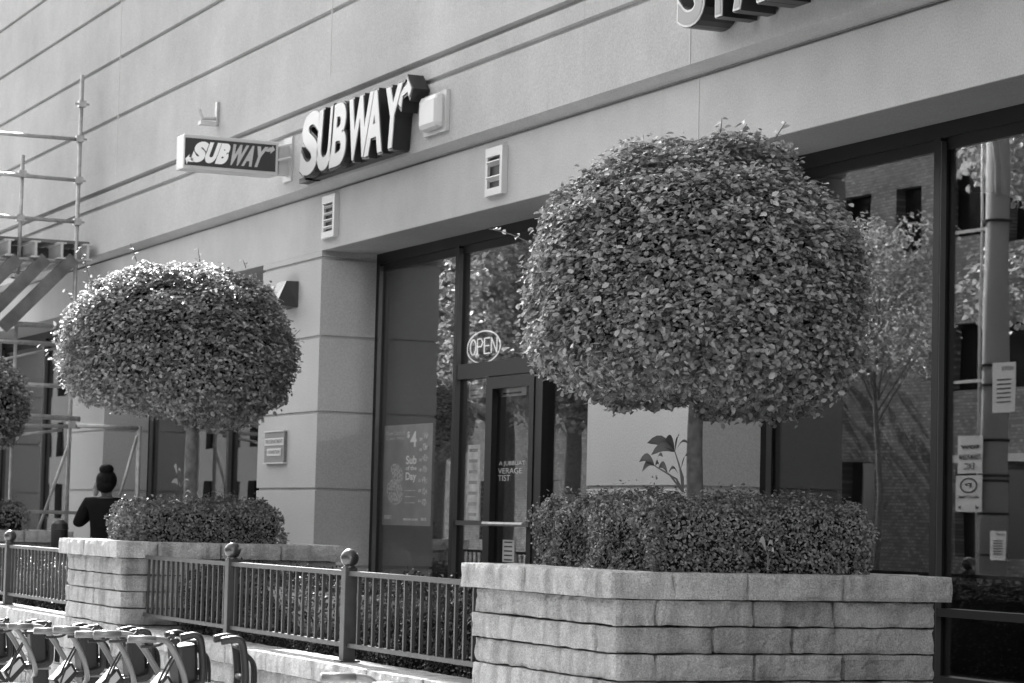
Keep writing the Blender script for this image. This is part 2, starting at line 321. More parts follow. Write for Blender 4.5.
# columns with grooves (courses slightly inset at each joint)
def column(xa, xb, mat='col'):
    mb = MB(); z1 = ZB
    for gzv in grz+[-.1]:
        mb.box(xa, xb, YL, YW+.10, gzv+.012 if gzv > 0 else 0, z1); mb.box(xa+.02, xb-.02, YL+.02, YW+.09, gzv-.013, gzv+.0125) if gzv > 0 else None
        z1 = gzv-.012
    return mb.build('pillar', M[mat], B, bevel=.004)
xb3 = (X(-75), X(-38)); xb2 = (X(70), X(104)); xm = (X(587.5), X(689))
column(*xb3); column(*xb2); column(xc1a, xc1b); column(*xm); column(XR-1.2, XR+12); column(XLf, X(-150))
# windows
def win(xa, xb, muls, zbot=PZ, trans=(), gl='glass', head=.17, zrails=()):
    mb = MB(); y0, y1 = YW, YW+.09; jw = .085
    mb.box(xa, xa+jw, y0, y1, zbot, ZB-.004); mb.box(xb-jw, xb, y0, y1, zbot, ZB-.004)
    mb.box(xa+jw, xb-jw, y0, y1, ZB-.10, ZB-.004); mb.box(xa+jw, xb-jw, y0+.03, y1, ZB-head, ZB-.10); mb.box(xa+jw, xb-jw, y0-.02, y1, zbot, zbot+.09)
    for m_ in muls: mb.box(m_-.035, m_+.035, y0-.01, y1, zbot+.09, ZB-.10)
    for (a, b, z, h) in trans: mb.box(a, b, y0-.004, y1-.01, z-h/2, z+h/2)
    f = mb.build('window', M['frame'], B)
    for m_ in list(muls)+[xa+jw-.03]: MB().box(m_+.036, m_+.044, y0-.008, y0+.03, zbot+.09, ZB-.12).build('frame_edge', M['framel'], f)
    ed = [xa+jw]+sorted(muls)+[xb-jw]
    for a, b in zip(ed[:-1], ed[1:]): MB().box(a+.002, b-.002, YW+.045, YW+.051, zbot+.05, ZB-head+.05).build('pane', M[gl], f)
    return f
Xw = lambda px, py=420: at(px, py, YW).x
win(xb3[1], xb2[0], [Xw(43)]); 
win(xb2[1], xc1a, [Xw(189), Xw(229)])
zt = at(470, 371, YW).z; print('transom', zt, 'recess', YW-YL)
x_m1 = Xw(460, 260); x_m1 = at(457.3, 300, YW).x
xd0, xd1 = at(489, 420, YW).x, at(536, 420, YW).x
fmain = win(xc1b, xm[0], [x_m1], trans=((x_m1+.035, xm[0]-.085, zt, .13),))
# sidelight post and door
mb = MB().box(xd1, xd1+.14, YW-.012, YW+.1, PZ+.09, zt-.065).box(xd0-.05, xd0, YW-.012, YW+.1, PZ+.09, zt-.065)
mb.build('door_post', M['frame'], fmain)
MB().box(x_m1+.035, xd0-.05, YW+.01, YW+.06, at(470,523,YW).z-.02, at(470,523,YW).z+.02).build('side_rail', M['framel'], fmain)
MB().box(xd1+.14, xm[0]-.085, YW+.01, YW+.06, at(560,528,YW).z-.02, at(560,528,YW).z+.02).build('side_rail', M['frame'], fmain)
da, db, dz0, dz1 = xd0+.01, xd1-.01, PZ+.1, zt-.075
mb = MB().box(da, da+.09, YW-.02, YW+.03, dz0, dz1).box(db-.09, db, YW-.02, YW+.03, dz0, dz1).box(da+.09, db-.09, YW-.02, YW+.03, dz1-.1, dz1).box(da+.09, db-.09, YW-.02, YW+.03, dz0, dz0+.22)
door = mb.build('door', M['frame'], B); tag(door, 'dark glazed shop door with a push bar')
zr = at(500, 524, YW).z
MB().tube([(da+.06, YW-.06, zr), (db-.06, YW-.06, zr)], .018).box(da+.05, da+.075, YW-.06, YW-.02, zr-.02, zr+.02).box(db-.075, db-.05, YW-.06, YW-.02, zr-.02, zr+.02).build('handle', M['galv'], door)
rx = [Xw(937+5), Xw(937+5)+3.1]
rx = [at(935.5, 400, YW).x]; rx.append(rx[0]+2.9); rx.append(rx[0]+5.8)
win(xm[1], XR-1.2, [x for x in rx if x < XR-1.5], zbot=at(938, 676, YW).z-.09, gl='glassr', trans=((rx[0]+.035, XR-1.3, at(980, 615.5, YW).z, .05),))
# unseen block added above the roof to keep the right tree in shade
XRp = at(475, 640, 5.5).x
XT = XRp-18.9
MB().box(XT, XR+12, YU+.003, 30, TOP, 50).build('shade_block', M['wall'], B)
# interiors
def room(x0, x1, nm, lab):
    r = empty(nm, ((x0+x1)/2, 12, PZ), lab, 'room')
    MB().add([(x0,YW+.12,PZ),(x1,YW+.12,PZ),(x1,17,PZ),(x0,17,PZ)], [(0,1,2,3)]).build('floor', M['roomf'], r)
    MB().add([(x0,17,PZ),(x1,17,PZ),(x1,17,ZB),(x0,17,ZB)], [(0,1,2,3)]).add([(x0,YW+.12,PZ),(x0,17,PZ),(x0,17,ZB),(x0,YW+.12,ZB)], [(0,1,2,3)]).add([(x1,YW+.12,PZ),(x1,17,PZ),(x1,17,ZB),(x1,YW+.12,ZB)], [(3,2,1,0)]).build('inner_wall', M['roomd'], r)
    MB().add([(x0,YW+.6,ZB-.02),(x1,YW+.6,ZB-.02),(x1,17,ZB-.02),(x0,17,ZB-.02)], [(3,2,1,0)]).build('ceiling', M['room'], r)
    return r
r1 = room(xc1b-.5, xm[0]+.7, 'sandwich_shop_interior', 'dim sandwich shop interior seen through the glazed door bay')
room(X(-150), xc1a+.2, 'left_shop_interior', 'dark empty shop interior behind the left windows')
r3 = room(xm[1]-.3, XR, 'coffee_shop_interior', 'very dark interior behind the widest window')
for dx, yy in ((1.2, 11.2), (2.6, 11.4), (1.6, 13.6), (3.2, 13.9), (4.6, 12.2)):
    o = MB().box(xc1b+dx, xc1b+dx+1.1, yy, yy+.14, 3.18, 3.24).build('ceiling_lamp', M['lamp'])
    tag(o, 'lit strip lamp under the sandwich shop ceiling', 'lamp', 'strip lamps in the sandwich shop')
o = MB().box(xc1b+2.0, xm[0]-.3, 13.0, 13.7, PZ, 1.5).box(xc1b+1.9, xm[0]-.2, 12.9, 13.8, 1.5, 1.56).build('counter', M['cardb']); tag(o, 'pale serving counter across the back of the sandwich shop', 'counter')
o = MB().box(xc1b+1.2, xm[0]-.4, 14.9, 14.96, 2.2, 3.0).build('menu_board', M['post2']); tag(o, 'long menu board above the serving counter', 'menu board')
fr = empty('drinks_fridge', (xc1b+1.0, 12.2, PZ), 'glass fronted drinks fridge beside the counter', 'fridge')
MB().box(xc1b+.7, xc1b+1.5, 11.9, 12.6, PZ, 2.4).build('cabinet', M['roomd'], fr)
for i in range(5):
    mb = MB()
    for j in range(9): mb.box(xc1b+1.502, xc1b+1.53, 11.95+j*.07, 11.99+j*.07, PZ+.3+i*.4, PZ+.5+i*.4)
    mb.build('bottle_row', M['white'], fr)
# ---------------------------------------------------------------- posters and lettering in the window
def wrect(px0, py0, px1, py1, Y): # rectangle on plane Y by its left-top / right-bottom pixels (world extents)
    a = at(px0, py0, Y); b = at(px1, py1, Y); return a.x, b.x, b.z, a.z
Yp = YW+.075
xa = at(383.5, 470, Yp).x; xb = at(431.5, 470, Yp).x; za = at(407, 525.5, Yp).z; zb = at(407, 424.5, Yp).z
po = empty('sub_poster', ((xa+xb)/2, Yp, za), 'grey poster inside the glass reading $4 Sub of the Day', 'poster')
MB().box(xa, xb, Yp, Yp+.004, za, zb).build('sheet', M['poster'], po)
pw, ph = xb-xa, zb-za
def pm(u0, u1, v0, v1, off): return lambda u, v, w: (xa+pw*(u0+(u1-u0)*u), Yp-off+w, za+ph*(v0+(v1-v0)*v))
mb = MB(); textmesh(mb, '4', pm(.56, .69, .775, .93, .003), 0, .02); textmesh(mb, '$', pm(.49, .545, .86, .93, .003), 0, .02)
textmesh(mb, 'Sub', pm(.48, .70, .605, .69, .003), 0, .03); textmesh(mb, 'of the', pm(.48, .70, .545, .59, .003), 0, .02); textmesh(mb, 'Day', pm(.48, .70, .425, .525, .003), 0, .03)
mb.build('lettering', M['bright'], po)
mb = MB(); textmesh(mb, 'New Chicken', pm(.05, .44, .90, .945, .003), 0, .01); textmesh(mb, 'Caesar Wrap', pm(.05, .44, .845, .885, .003), 0, .01)
for k in range(7): mb.box(xa+pw*.75, xa+pw*.80, Yp-.003, Yp, za+ph*(.23+k*.1), za+ph*(.26+k*.1))
for k in range(3): mb.box(xa+pw*.48, xa+pw*.68, Yp-.003, Yp, za+ph*(.22+k*.06), za+ph*(.23+k*.06))
mb.box(xa+pw*.45, xa+pw*.75, Yp-.003, Yp, za+ph*.05, za+ph*.07).box(xa+pw*.82, xa+pw*.92, Yp-.003, Yp, za+ph*.05, za+ph*.08).box(xa+pw*.05, xa+pw*.2, Yp-.003, Yp, za+ph*.06, za+ph*.1)
mb.build('small_print', M['posterp'], po)
mb = MB()
def blob(cx, cz, rx_, rz, rot=0, n=22):
    pts = [];
    for i in range(n):
        t = 2*math.pi*i/n; a, b = rx_*math.cos(t), rz*math.sin(t); pts.append((xa+pw*(cx+a*math.cos(rot)-b*math.sin(rot)*2), za+ph*(cz+(a*math.sin(rot)*.5+b*math.cos(rot)))))
    mb.add([(x_, Yp-.0035-len(mb.f)*.0006, z_) for x_, z_ in pts], [tuple(range(n))], 1)
blob(.26, .33, .17, .13, .2); blob(.3, .52, .12, .1, .4); 
for k in range(7): blob(.88, .23+k*.108, .055, .035, .3)
mb.build('picture', M['post2'], po)
# OPEN neon
Yn = YW+.12; c = at(483.5, 347, Yn); rr = at(498, 347, Yn).x-c.x; rz = (at(484, 331, Yn).z-at(484, 363, Yn).z)/2
ns = empty('open_sign', (c.x, Yn, c.z-rz), 'oval neon OPEN sign glowing behind the upper pane', 'sign')
ring = [(c.x+rr*1.15*math.cos(t), Yn, c.z+rz*math.sin(t)) for t in [i*2*math.pi/40 for i in range(41)]]
MB().tube(ring, .006, 8, False).build('oval_tube', M['neon'], ns)
o_ = c.x-rr*.95; q = rr*1.95/4
def lt(pts, k): return [(o_+q*(k+.06)+a*q*.78, Yn, c.z-rz*.42+b*rz*.95) for a, b in pts]
mb = MB()
mb.tube(lt([(.5+.5*math.cos(i*math.pi/8), .5+.5*math.sin(i*math.pi/8)) for i in range(17)], 0), .006, 6)
for k_, sg_ in ((1, [((0,0),(0,1)),((0,1),(.7,1)),((.7,1),(1,.75)),((1,.75),(.7,.5)),((.7,.5),(0,.5))]), (2, [((0,0),(0,1)),((0,0),(1,0)),((0,1),(1,1)),((0,.5),(.8,.5))]), (3, [((0,0),(0,1)),((0,1),(1,0)),((1,0),(1,1))])):
    for sgm in sg_: mb.tube(lt(list(sgm), k_), .006, 6)
mb.build('letter_tubes', M['neon'], ns)
# door lettering and small cards
Yd = YW+.04
def wm(px0, px1, pyt, pyb, Y):
    a, b = at(px0, (pyt+pyb)/2, Y).x, at(px1, (pyt+pyb)/2, Y).x; z1, z0 = at((px0+px1)/2, pyt, Y).z, at((px0+px1)/2, pyb, Y).z
    return lambda u, v, w: (a+(b-a)*u, Y+w, z0+(z1-z0)*v)
dl = empty('door_lettering', tuple(at(511, 482, Yd)), 'pale lettering of three lines stuck on the shop door glass', 'lettering')
mb = MB(); textmesh(mb, 'A JUBBUAT', wm(499, 525, 461, 466.5, Yd), 0, .0); textmesh(mb, 'VERAGE', wm(498, 522, 468, 473.5, Yd), 0, .0); textmesh(mb, 'TIST', wm(498, 510, 475, 481, Yd), 0, .0); mb.build('words', M['lgrey'], dl)
def card(nm, px0, py0, px1, py1, Y, mat, lab, lines=4, cat='notice'):
    a = at(px0, (py0+py1)/2, Y); b = at(px1, (py0+py1)/2, Y); z1 = at((px0+px1)/2, py0, Y).z; z0 = at((px0+px1)/2, py1, Y).z
    e = empty(nm, (a.x, Y, z0), lab, cat); MB().box(a.x, b.x, Y, Y+.004, z0, z1).build('sheet', M[mat], e)
    mb = MB()
    for k in range(lines): mb.box(a.x+(b.x-a.x)*.15, a.x+(b.x-a.x)*.85, Y-.002, Y-.001, z0+(z1-z0)*(k+.35)/lines, z0+(z1-z0)*(k+.65)/lines)
    mb.build('print', M['frame'], e); return e
card('notice', 502.5, 540, 514, 562, Yd, 'lgrey', 'small printed notice low on the shop door glass', 5)
card('notice', 467, 445, 479, 520, YW+.08, 'cardb', 'tall pale notice behind the narrow sidelight left of the door', 7)
card('picture_poster', 469, 382, 483, 398, YW+.08, 'cardb', 'small picture poster at the top of the narrow sidelight', 3, 'poster')
card('picture_poster', 499, 384, 526, 396, YW+.08, 'white', 'bright picture strip behind the top of the shop door glass', 2, 'poster')
# ---------------------------------------------------------------- SUBWAY channel letters
YF = YU-.17
sg = empty('shop_sign', tuple(at(350, 165, YU)), 'black sided channel letters reading SUBWAY with white faces and an arrow', 'sign')
LT = [('S', 299.5, 320.5, 112, 174.5, 0), ('U', 316, 334, 108.5, 170, 0), ('B', 329.5, 348, 103, 165.5, 0), ('W', 346, 373, 96, 158, 0), ('A', 364.5, 384, 90.5, 154, 0), ('Y', 382, 402, 86, 147.5, 0)]
for ch, pl, pr, pt, pb, _ in LT:
    pc = (pl+pr)/2; xl, xr = at(pl, (pt+pb)/2, YF).x, at(pr, (pt+pb)/2, YF).x; z1, z0 = at(pc, pt, YF).z, at(pc, pb, YF).z
    sl = .16 if ch not in 'WA' else .10
    def mp(u, v, w, xl=xl, xr=xr, z0=z0, z1=z1, sl=sl, ch=ch):
        w_ = xr-xl; return (xl+w_*(.0+(1-.0)*u*(1-sl)+sl*v), YF+w, z0+(z1-z0)*v)
    mb = MB(); textmesh(mb, ch, lambda u, v, w: mp(u, v, w+.012), .15, .062, 0, base=.04); b = mb.build('letter', M['black'], sg)
    mb = MB(); textmesh(mb, ch, mp, .008, .036, 0, base=.04); mb.build('letter_face', M['white'], b)
# arrow on the Y and the tail of the S
def poly_px(pts, Y): return [(at(px, py, Y).x, at(px, py, Y).z) for px, py in pts]
AD = .2
ar = MB().prism(poly_px([(396,106),(398,94),(402,86),(406,81),(406,74),(412,88),(408.5,101),(407,94),(402,99),(400,112)], YF), YF+.0122, YF+.16).build('arrow', M['black'], sg)
MB().prism(poly_px([(397.5,104),(399.5,95),(403,88),(406.6,84),(406.8,77),(410.8,88),(408.3,97),(406.9,91.5),(402,96),(400.5,107)], YF), YF+.004, YF+.012).build('arrow_face', M['white'], ar)
a2 = MB().prism(poly_px([(300,155),(304,163),(304,180),(298,172)], YF), YF+.0122, YF+.16).build('arrow', M['black'], sg)
MB().prism(poly_px([(300.4,158),(303,164),(303,177),(299,171)], YF), YF+.004, YF+.012).build('arrow_face', M['white'], a2)
mb = MB()
p0 = at(302, 186, YU-.06); p1 = at(398, 156, YU-.06)
mb.box(p0.x, at(402, 150, YU-.06).x, YU-.09, YU-.002, at(350, 171, YU).z, at(350, 166, YU).z); mb.build('mounting_rail', M['black'], sg)
e = empty('sign_power_box', tuple(at(430, 128, YU)), 'white square box on the wall right of the SUBWAY letters', 'box')
ya, yb = YU-.11, YU-.004; xl, xr = at(417, 112, ya).x, at(436, 105, ya).x; z0, z1 = at(431, 128, ya).z, at(431, 93, ya).z
MB().box(xl, xr, ya, yb, z0, z1).build('case', M['white'], e, bevel=.05)
MB().box(xl-.03, xr+.035, yb-.03, yb+.002, z0-.03, z1+.02).build('back_plate', M['lgrey'], e)
# ---------------------------------------------------------------- blade sign
XS = at(292, 160, YU).x
bs = empty('hanging_sign', (XS, YU, 4.3), 'white box sign reading SUBWAY on a dark panel, sticking out from the wall', 'sign')
def solveY(px, py, Xp): return atX(px, py, Xp)
q0 = solveY(183.5, 156, XS); q1 = solveY(278.5, 160, XS); zt_ = solveY(230, 141, XS).z; zb_ = solveY(230, 173.5, XS).z
zt_ = (solveY(185, 133.5, XS).z+solveY(276, 141.8, XS).z)/2; zb_ = (solveY(185, 168.5, XS).z+solveY(276, 175.5, XS).z)/2
th = .24
MB().box(XS-th, XS, q0.y, q1.y, zb_, zt_).build('sign_case', M['white'], bs, bevel=.012)
fh = zt_-zb_; fl = q1.y-q0.y
pn = MB().box(XS+.001, XS+.004, q0.y+.012, q1.y-.03, zb_+.035, zt_-.035).build('panel', M['board'], bs)
def bm(u0, u1, v0, v1): return lambda u, v, w: (XS+.006-w, q0.y+.012+(fl-.042)*(u0+(u1-u0)*u+.075*(v-.5)), zb_+.035+(fh-.07)*(v0+(v1-v0)*v))
mb = MB(); 
w0 = .085
for ch, u0, u1 in (('S', .09, .235), ('U', .235, .36), ('B', .365, .485)): textmesh(mb, ch, bm(u0, u1, .12, .90), 0, .075, .0)
mb.build('bright_letters', M['bright'], pn)
mb = MB()
for ch, u0, u1 in (('W', .49, .665), ('A', .655, .77), ('Y', .755, .88)): textmesh(mb, ch, bm(u0, u1, .12, .90), 0, .055, .0)
def bpoly(pts): mb.add([bm(0, 1, 0, 1)(u, v, 0) for u, v in pts], [tuple(range(len(pts)))])
bpoly([(.86,.75),(.9,.9),(.925,.9),(.925,.98),(.965,.82),(.925,.66),(.92,.75),(.9,.72)])
mb.build('grey_letters', M['lgrey'], pn)
mb = MB(); bpoly([(.105,.25),(.06,.3),(.06,.4),(.025,.22),(.06,.02),(.06,.12),(.12,.12)]); mb.build('arrow', M['bright'], pn)
mb = MB()
for z in (zt_-.08, zb_+.12): mb.beam((XS-.1, q1.y-.02, z), (XS-.1, YU, z), .04, .05); mb.tube([(XS-.02, q1.y-.02, z+.03), (XS+.06, YU-.03, z+.06)], .012)
mb.box(XS-.2, XS+.04, YU-.02, YU-.001, zb_-.04, zt_+.06).box(XS-.14, XS-.04, YU-.12, YU-.02, zb_+.02, zt_-.02)
mb.build('bracket', M['lgrey'], bs)
# small old bracket on the wall above
p = at(218, 115, YU); e = empty('wall_bracket', tuple(p), 'small pale metal bracket above the box sign', 'bracket')
MB().box(p.x-.02, p.x+.05, YU-.03, YU, p.z-.12, p.z+.13).build('plate', M['galv'], e, bevel=.005)
MB().tube([(p.x, YU-.02, p.z-.04), (p.x, YU-.17, p.z-.05), (p.x-.02, YU-.2, p.z+.04)], .02).box(p.x-.05, p.x+.05, YU-.2, YU-.03, p.z-.12, p.z-.08).build('clamp', M['lgrey'], e)
# ---------------------------------------------------------------- STAR... letters (top right), cut by the frame
YS = YU-.28
ss = empty('shop_sign', tuple(at(730, 25, YU)), 'dark channel letters reading STARBUCKS with white outlined grey faces at the top edge', 'sign')
zbS = at(685, 27.5, YS).z; hS = .52; xs0 = at(677, 15, YS).x; wS = [.40, .36, .42, .40, .38, .40, .42, .40, .38]; xx = xs0
for ch, w_ in zip('STARBUCKS', wS):
    def mp(u, v, w, xx=xx, w_=w_): return (xx+w_*.93*u, YS+w, zbS+hS*v)
    mb = MB(); textmesh(mb, ch, lambda u, v, w: mp(u, v, w+.01), .25, .045, base=.03); b = mb.build('letter', M['black'], ss)
    mb = MB(); textmesh(mb, ch, mp, .008, .036, base=.03); f_ = mb.build('letter_rim', M['white'], b)
    mb = MB(); textmesh(mb, ch, lambda u, v, w: mp(u, v, w-.003), 0, .016, base=.03); mb.build('letter_face', M['signgrey'], b)
    xx += w_
# ---------------------------------------------------------------- vents, wall lamp, fire sign
def vent(px0, px1, py0, py1, n, lab):
    xa, xb = at(px0, (py0+py1)/2, YL).x, at(px1, (py0+py1)/2, YL).x; z1, z0 = at((px0+px1)/2, py0, YL).z, at((px0+px1)/2, py1, YL).z
    e = empty('wall_vent', (xa, YL, z0), lab, 'vent'); t = (xb-xa)*.12
    MB().box(xa, xa+t, YL-.03, YL-.001, z0, z1).box(xb-t, xb, YL-.05, YL-.001, z0, z1).box(xa+t, xb-t, YL-.05, YL-.001, z0, z0+t*1.3).box(xa+t, xb-t, YL-.05, YL-.001, z1-t*1.6, z1).build('vent_frame', M['white'], e)
    MB().box(xa+t, xb-t, YL-.006, YL-.001, z0+t, z1-t).build('backing', M['frame'], e)
    mb = MB(); h = (z1-z0-t*3)/n
    for k in range(n): mb.beam(((xa+t), YL-.022, z0+t*1.4+h*(k+.6)), ((xb-t), YL-.022, z0+t*1.4+h*(k+.6)), h*.42, .012, (0, .55, .83))
    mb.build('slats', M['lgrey'], e)
vent(325, 339, 196, 238, 4, 'narrow white louvred wall vent below the SUBWAY letters'); vent(488.5, 507.5, 148, 195.5, 2, 'white two slot wall vent right of the SUBWAY letters')
YLa = YL-.2; xa, xb = at(268, 290, YLa).x, at(279, 290, YLa).x; z1, z0 = at(275, 281, YLa).z, at(275, 307, YLa).z
e = empty('wall_lamp', (xa, YL, z0), 'unlit wedge shaped wall lamp at the top of the grey pillar', 'lamp')
MB().add([(xa,YL-.002,z0),(xb,YL-.002,z0),(xb,YL-.002,z1),(xa,YL-.002,z1),(xa+.03,YLa,z0+.02),(xb-.02,YLa-.02,z0+.02),(xb-.02,YLa+.08,z1),(xa+.03,YLa+.08,z1)], [(0,1,5,4),(1,2,6,5),(2,3,7,6),(3,0,4,7),(4,5,6,7)]).build('shade', M['dark'], e)
MB().box(xa-.1, xa-.01, YL-.14, YL-.002, z0+.02, z1-.03).build('side_plate', M['lgrey'], e, bevel=.01)
xa, xb = at(264.5, 447, YL-.03).x, at(284, 447, YL-.03).x; z1, z0 = at(274, 432, YL-.03).z, at(274, 462.5, YL-.03).z
e = empty('fire_department_sign', (xa, YL, z0), 'small grey sign with two white panels reading FIRE DEPARTMENT on the pillar', 'sign')
MB().box(xa, xb, YL-.03, YL-.001, z0, z1).build('board', M['signgrey'], e)
w_, h_ = xb-xa, z1-z0
MB().box(xa+.01, xb-.01, YL-.034, YL-.031, z0+h_*.56, z0+h_*.8).box(xa+w_*.15, xb-w_*.15, YL-.034, YL-.031, z0+h_*.22, z0+h_*.46).box(xa-.01, xb+.01, YL-.04, YL-.001, z0-.012, z0).box(xa-.01, xb+.01, YL-.04, YL-.001, z1, z1+.012).build('white_panels', M['white'], e)
mb = MB(); f = lambda u0, u1, v0, v1: (lambda u, v, w: (xa+w_*(u0+(u1-u0)*u), YL-.036, z0+h_*(v0+(v1-v0)*v)))
textmesh(mb, 'FIRE DEPARTMENT', f(.06, .94, .62, .75), 0, .02); textmesh(mb, 'CONNECTION', f(.2, .8, .28, .4), 0, .02); mb.build('lettering', M['signgrey'], e)
# ---------------------------------------------------------------- stone planters and walls
def block(mb, x0, x1, y0, y1, z0, z1, amp=.013, res=.035, seed=0, a=1., faces='-y+x-x+y+z'):
    """rough split stone block: subdivided box, displaced by noise, softened edges"""
    def nn(L): return max(2, int(round(L/res)))
    nx, ny, nz = nn(x1-x0), nn(y1-y0), nn(z1-z0); idx = {}; vs = []; fs = []
    def vid(i, j, k):
        key = (i, j, k)
        if key not in idx:
            p = Vector((x0+(x1-x0)*i/nx, y0+(y1-y0)*j/ny, z0+(z1-z0)*k/nz)); out = Vector((0, 0, 0)); e_ = 0
            if i == 0: out.x -= 1; e_ += 1
            if i == nx: out.x += 1; e_ += 1
            if j == 0: out.y -= 1; e_ += 1
            if j == ny: out.y += 1; e_ += 1
            if k == 0: out.z -= .35; e_ += 1
            if k == nz: out.z += .35; e_ += 1
            s = Vector((seed*1.7, seed*.9, seed*2.3)); h = noise.noise((p+s)*7)*1.0+noise.noise((p+s)*19)*.7+noise.noise((p+s)*45)*.35
            p += out*(amp*h - (.006 if e_ >= 2 else 0)); idx[key] = len(vs); vs.append(p)
        return idx[key]
    for i in range(nx):
        for k in range(nz):
            fs.append((vid(i,0,k), vid(i+1,0,k), vid(i+1,0,k+1), vid(i,0,k+1))); fs.append((vid(i,ny,k), vid(i,ny,k+1), vid(i+1,ny,k+1), vid(i+1,ny,k)))
        for j in range(ny):
            fs.append((vid(i,j,nz), vid(i+1,j,nz), vid(i+1,j+1,nz), vid(i,j+1,nz))); fs.append((vid(i,j,0), vid(i,j+1,0), vid(i+1,j+1,0), vid(i+1,j,0)))
    for j in range(ny):
        for k in range(nz):
            fs.append((vid(0,j,k), vid(0,j,k+1), vid(0,j+1,k+1), vid(0,j+1,k))); fs.append((vid(nx,j,k), vid(nx,j+1,k), vid(nx,j+1,k+1), vid(nx,j,k+1)))
    mb.add(vs, fs, a)
def row(L, rnd, lo=.38, hi=.62):
    c = [0]
    while c[-1] < L-lo: c.append(c[-1]+rnd.uniform(lo, hi))
    c[-1] = L; 
    if len(c) > 2 and c[-1]-c[-2] < .2: c.pop(-2)
    return c
PX = 1.70; PY0, PYD = 5.5, 1.80; CH = .1305; CAPZ = 1.33
cx_r = at(616, 620, PY0).x                             # near street corner of the right planter
cx_l = at(120, 590, PY0).x
pitch = cx_r-cx_l; print('planter pitch', pitch, 'cx', cx_r, cx_l, 'cap z', at(616, 567, PY0-.06).z, at(120, 541, PY0-.06).z)
def planter(xn, lab, seed, res=.035, right=False):
    rnd = random.Random(seed); e = empty('stone_planter', (xn-PX/2, PY0+PYD/2, 0), lab, 'planter', 'stone planters along the terrace')
    x0, x1, y0, y1 = xn-PX, xn, PY0, PY0+PYD; mb = MB(); D = .22
    for k in range(9):
        z0, z1 = CAPZ-.13-CH*(k+1), CAPZ-.13-CH*k
        if z0 < -.02: z0 = -.02
        alt = k % 2; g_ = .0035; cn = rnd.uniform(.25, .36); ofs = rnd.uniform(-.008, .008)
        fa = lambda: rnd.uniform(.80, 1.10)
        # street face (takes the corner on even courses), end face takes it on odd ones
        c = row(PX-(0 if alt == 0 else D), rnd, .75, 1.25)
        for a, b in zip(c[:-1], c[1:]):
            xb_ = (x1 if alt == 0 else x1-D)-a; xa_ = (x1 if alt == 0 else x1-D)-b
            block(mb, xa_+g_, xb_-g_, y0+ofs, y0+D, z0+g_, z1-g_, res=res, seed=rnd.random()*50, a=fa())
        c = row(PYD-(D if alt == 0 else 0), rnd, .42, .60)
        for a, b in zip(c[:-1], c[1:]):
            ya_ = (y0+D if alt == 0 else y0)+a; yb_ = (y0+D if alt == 0 else y0)+b
            block(mb, x1-D, x1+ofs, ya_+g_, yb_-g_, z0+g_, z1-g_, res=res, seed=rnd.random()*50, a=fa())
        block(mb, x0, x0+D, y0+D+g_, y1-g_, z0+g_, z1-g_, res=.12, seed=3, a=1); block(mb, x0+D, x1-D-g_, y1-D, y1, z0+g_, z1-g_, res=.12, seed=3, a=1)
    mb.build('wall', M['stone'], e, smooth=False)
    mb = MB(); o = .06; DC = .34; z0, z1 = CAPZ-.13, CAPZ
    c = [0, 1.0, PX+2*o]
    for a, b in zip(c[:-1], c[1:]): block(mb, x1+o-b+.003, x1+o-a-.003, y0-o, y0-o+DC, z0+.002, z1, res=res, amp=.008, seed=rnd.random()*50, a=rnd.uniform(.97, 1.06))
    c = [0, .52, 1.02, PYD+2*o-DC] if not right else [0, .40, .95, PYD+2*o-DC]
    for a, b in zip(c[:-1], c[1:]):
        block(mb, x1+o-DC, x1+o, y0-o+DC+a+.003, y0-o+DC+b-.003, z0+.002, z1, res=res, amp=.008, seed=rnd.random()*50, a=rnd.uniform(.97, 1.06))
        block(mb, x0-o, x0-o+DC, y0-o+DC+a+.003, y0-o+DC+b-.003, z0+.002, z1, res=.08, seed=rnd.random()*50, a=1)
    block(mb, x0-o+DC+.003, x1+o-DC-.003, y1+o-DC, y1+o, z0+.002, z1, res=.08, seed=4, a=1)
    mb.build('cap', M['stone2'], e)
    MB().box(x0+.15, x1-.15, y0+.15, y1-.15, .2, CAPZ-.05).build('soil', M['soil'], e)
    return x0, x1, y0, y1
Lr = planter(cx_r, 'nearest and largest looking stone planter at the right under the big round tree', 11, .022, True)
Ll = planter(cx_l, 'middle stone planter under the sunlit round tree at left', 12, .035)
L3 = planter(cx_l-pitch, 'farthest stone planter at the left edge of the photo', 13, .06)
def lowwall(xa, xb, lab, seed, res=.04):
    rnd = random.Random(seed); e = empty('retaining_wall', ((xa+xb)/2, 5.6, 0), lab, 'wall', 'low stone walls between the planters'); mb = MB()
    zt_ = .66; 
    for k in range(4):
        z1 = zt_-.125-.14*k; z0 = max(z1-.14, -.02); c = row(xb-xa, rnd, .45, .8)
        for a, b in zip(c[:-1], c[1:]): block(mb, xa+a+.003, xa+b-.003, 5.56, 5.75, z0+.003, z1-.003, res=res, seed=rnd.random()*50, a=rnd.uniform(.9, 1.08))
    mb.build('wall', M['stone'], e)
    mb = MB(); c = row(xb-xa, rnd, .7, 1.0)
    for a, b in zip(c[:-1], c[1:]): block(mb, xa+a+.003, xa+b-.003, 5.52, 5.86, zt_-.122, zt_, res=res, amp=.006, seed=rnd.random()*50, a=rnd.uniform(1.0, 1.1))
    mb.build('coping', M['stone2'], e)
lowwall(Ll[1]+.005, Lr[0]-.005, 'low stone wall under the fence between the two main planters', 21)
lowwall(L3[1]+.005, Ll[0]-.005, 'low stone wall under the fence left of the middle planter', 22, .07)
lowwall(Lr[1]+.005, XR+10, 'low stone wall running on beyond the right edge from the big planter', 23, .12)
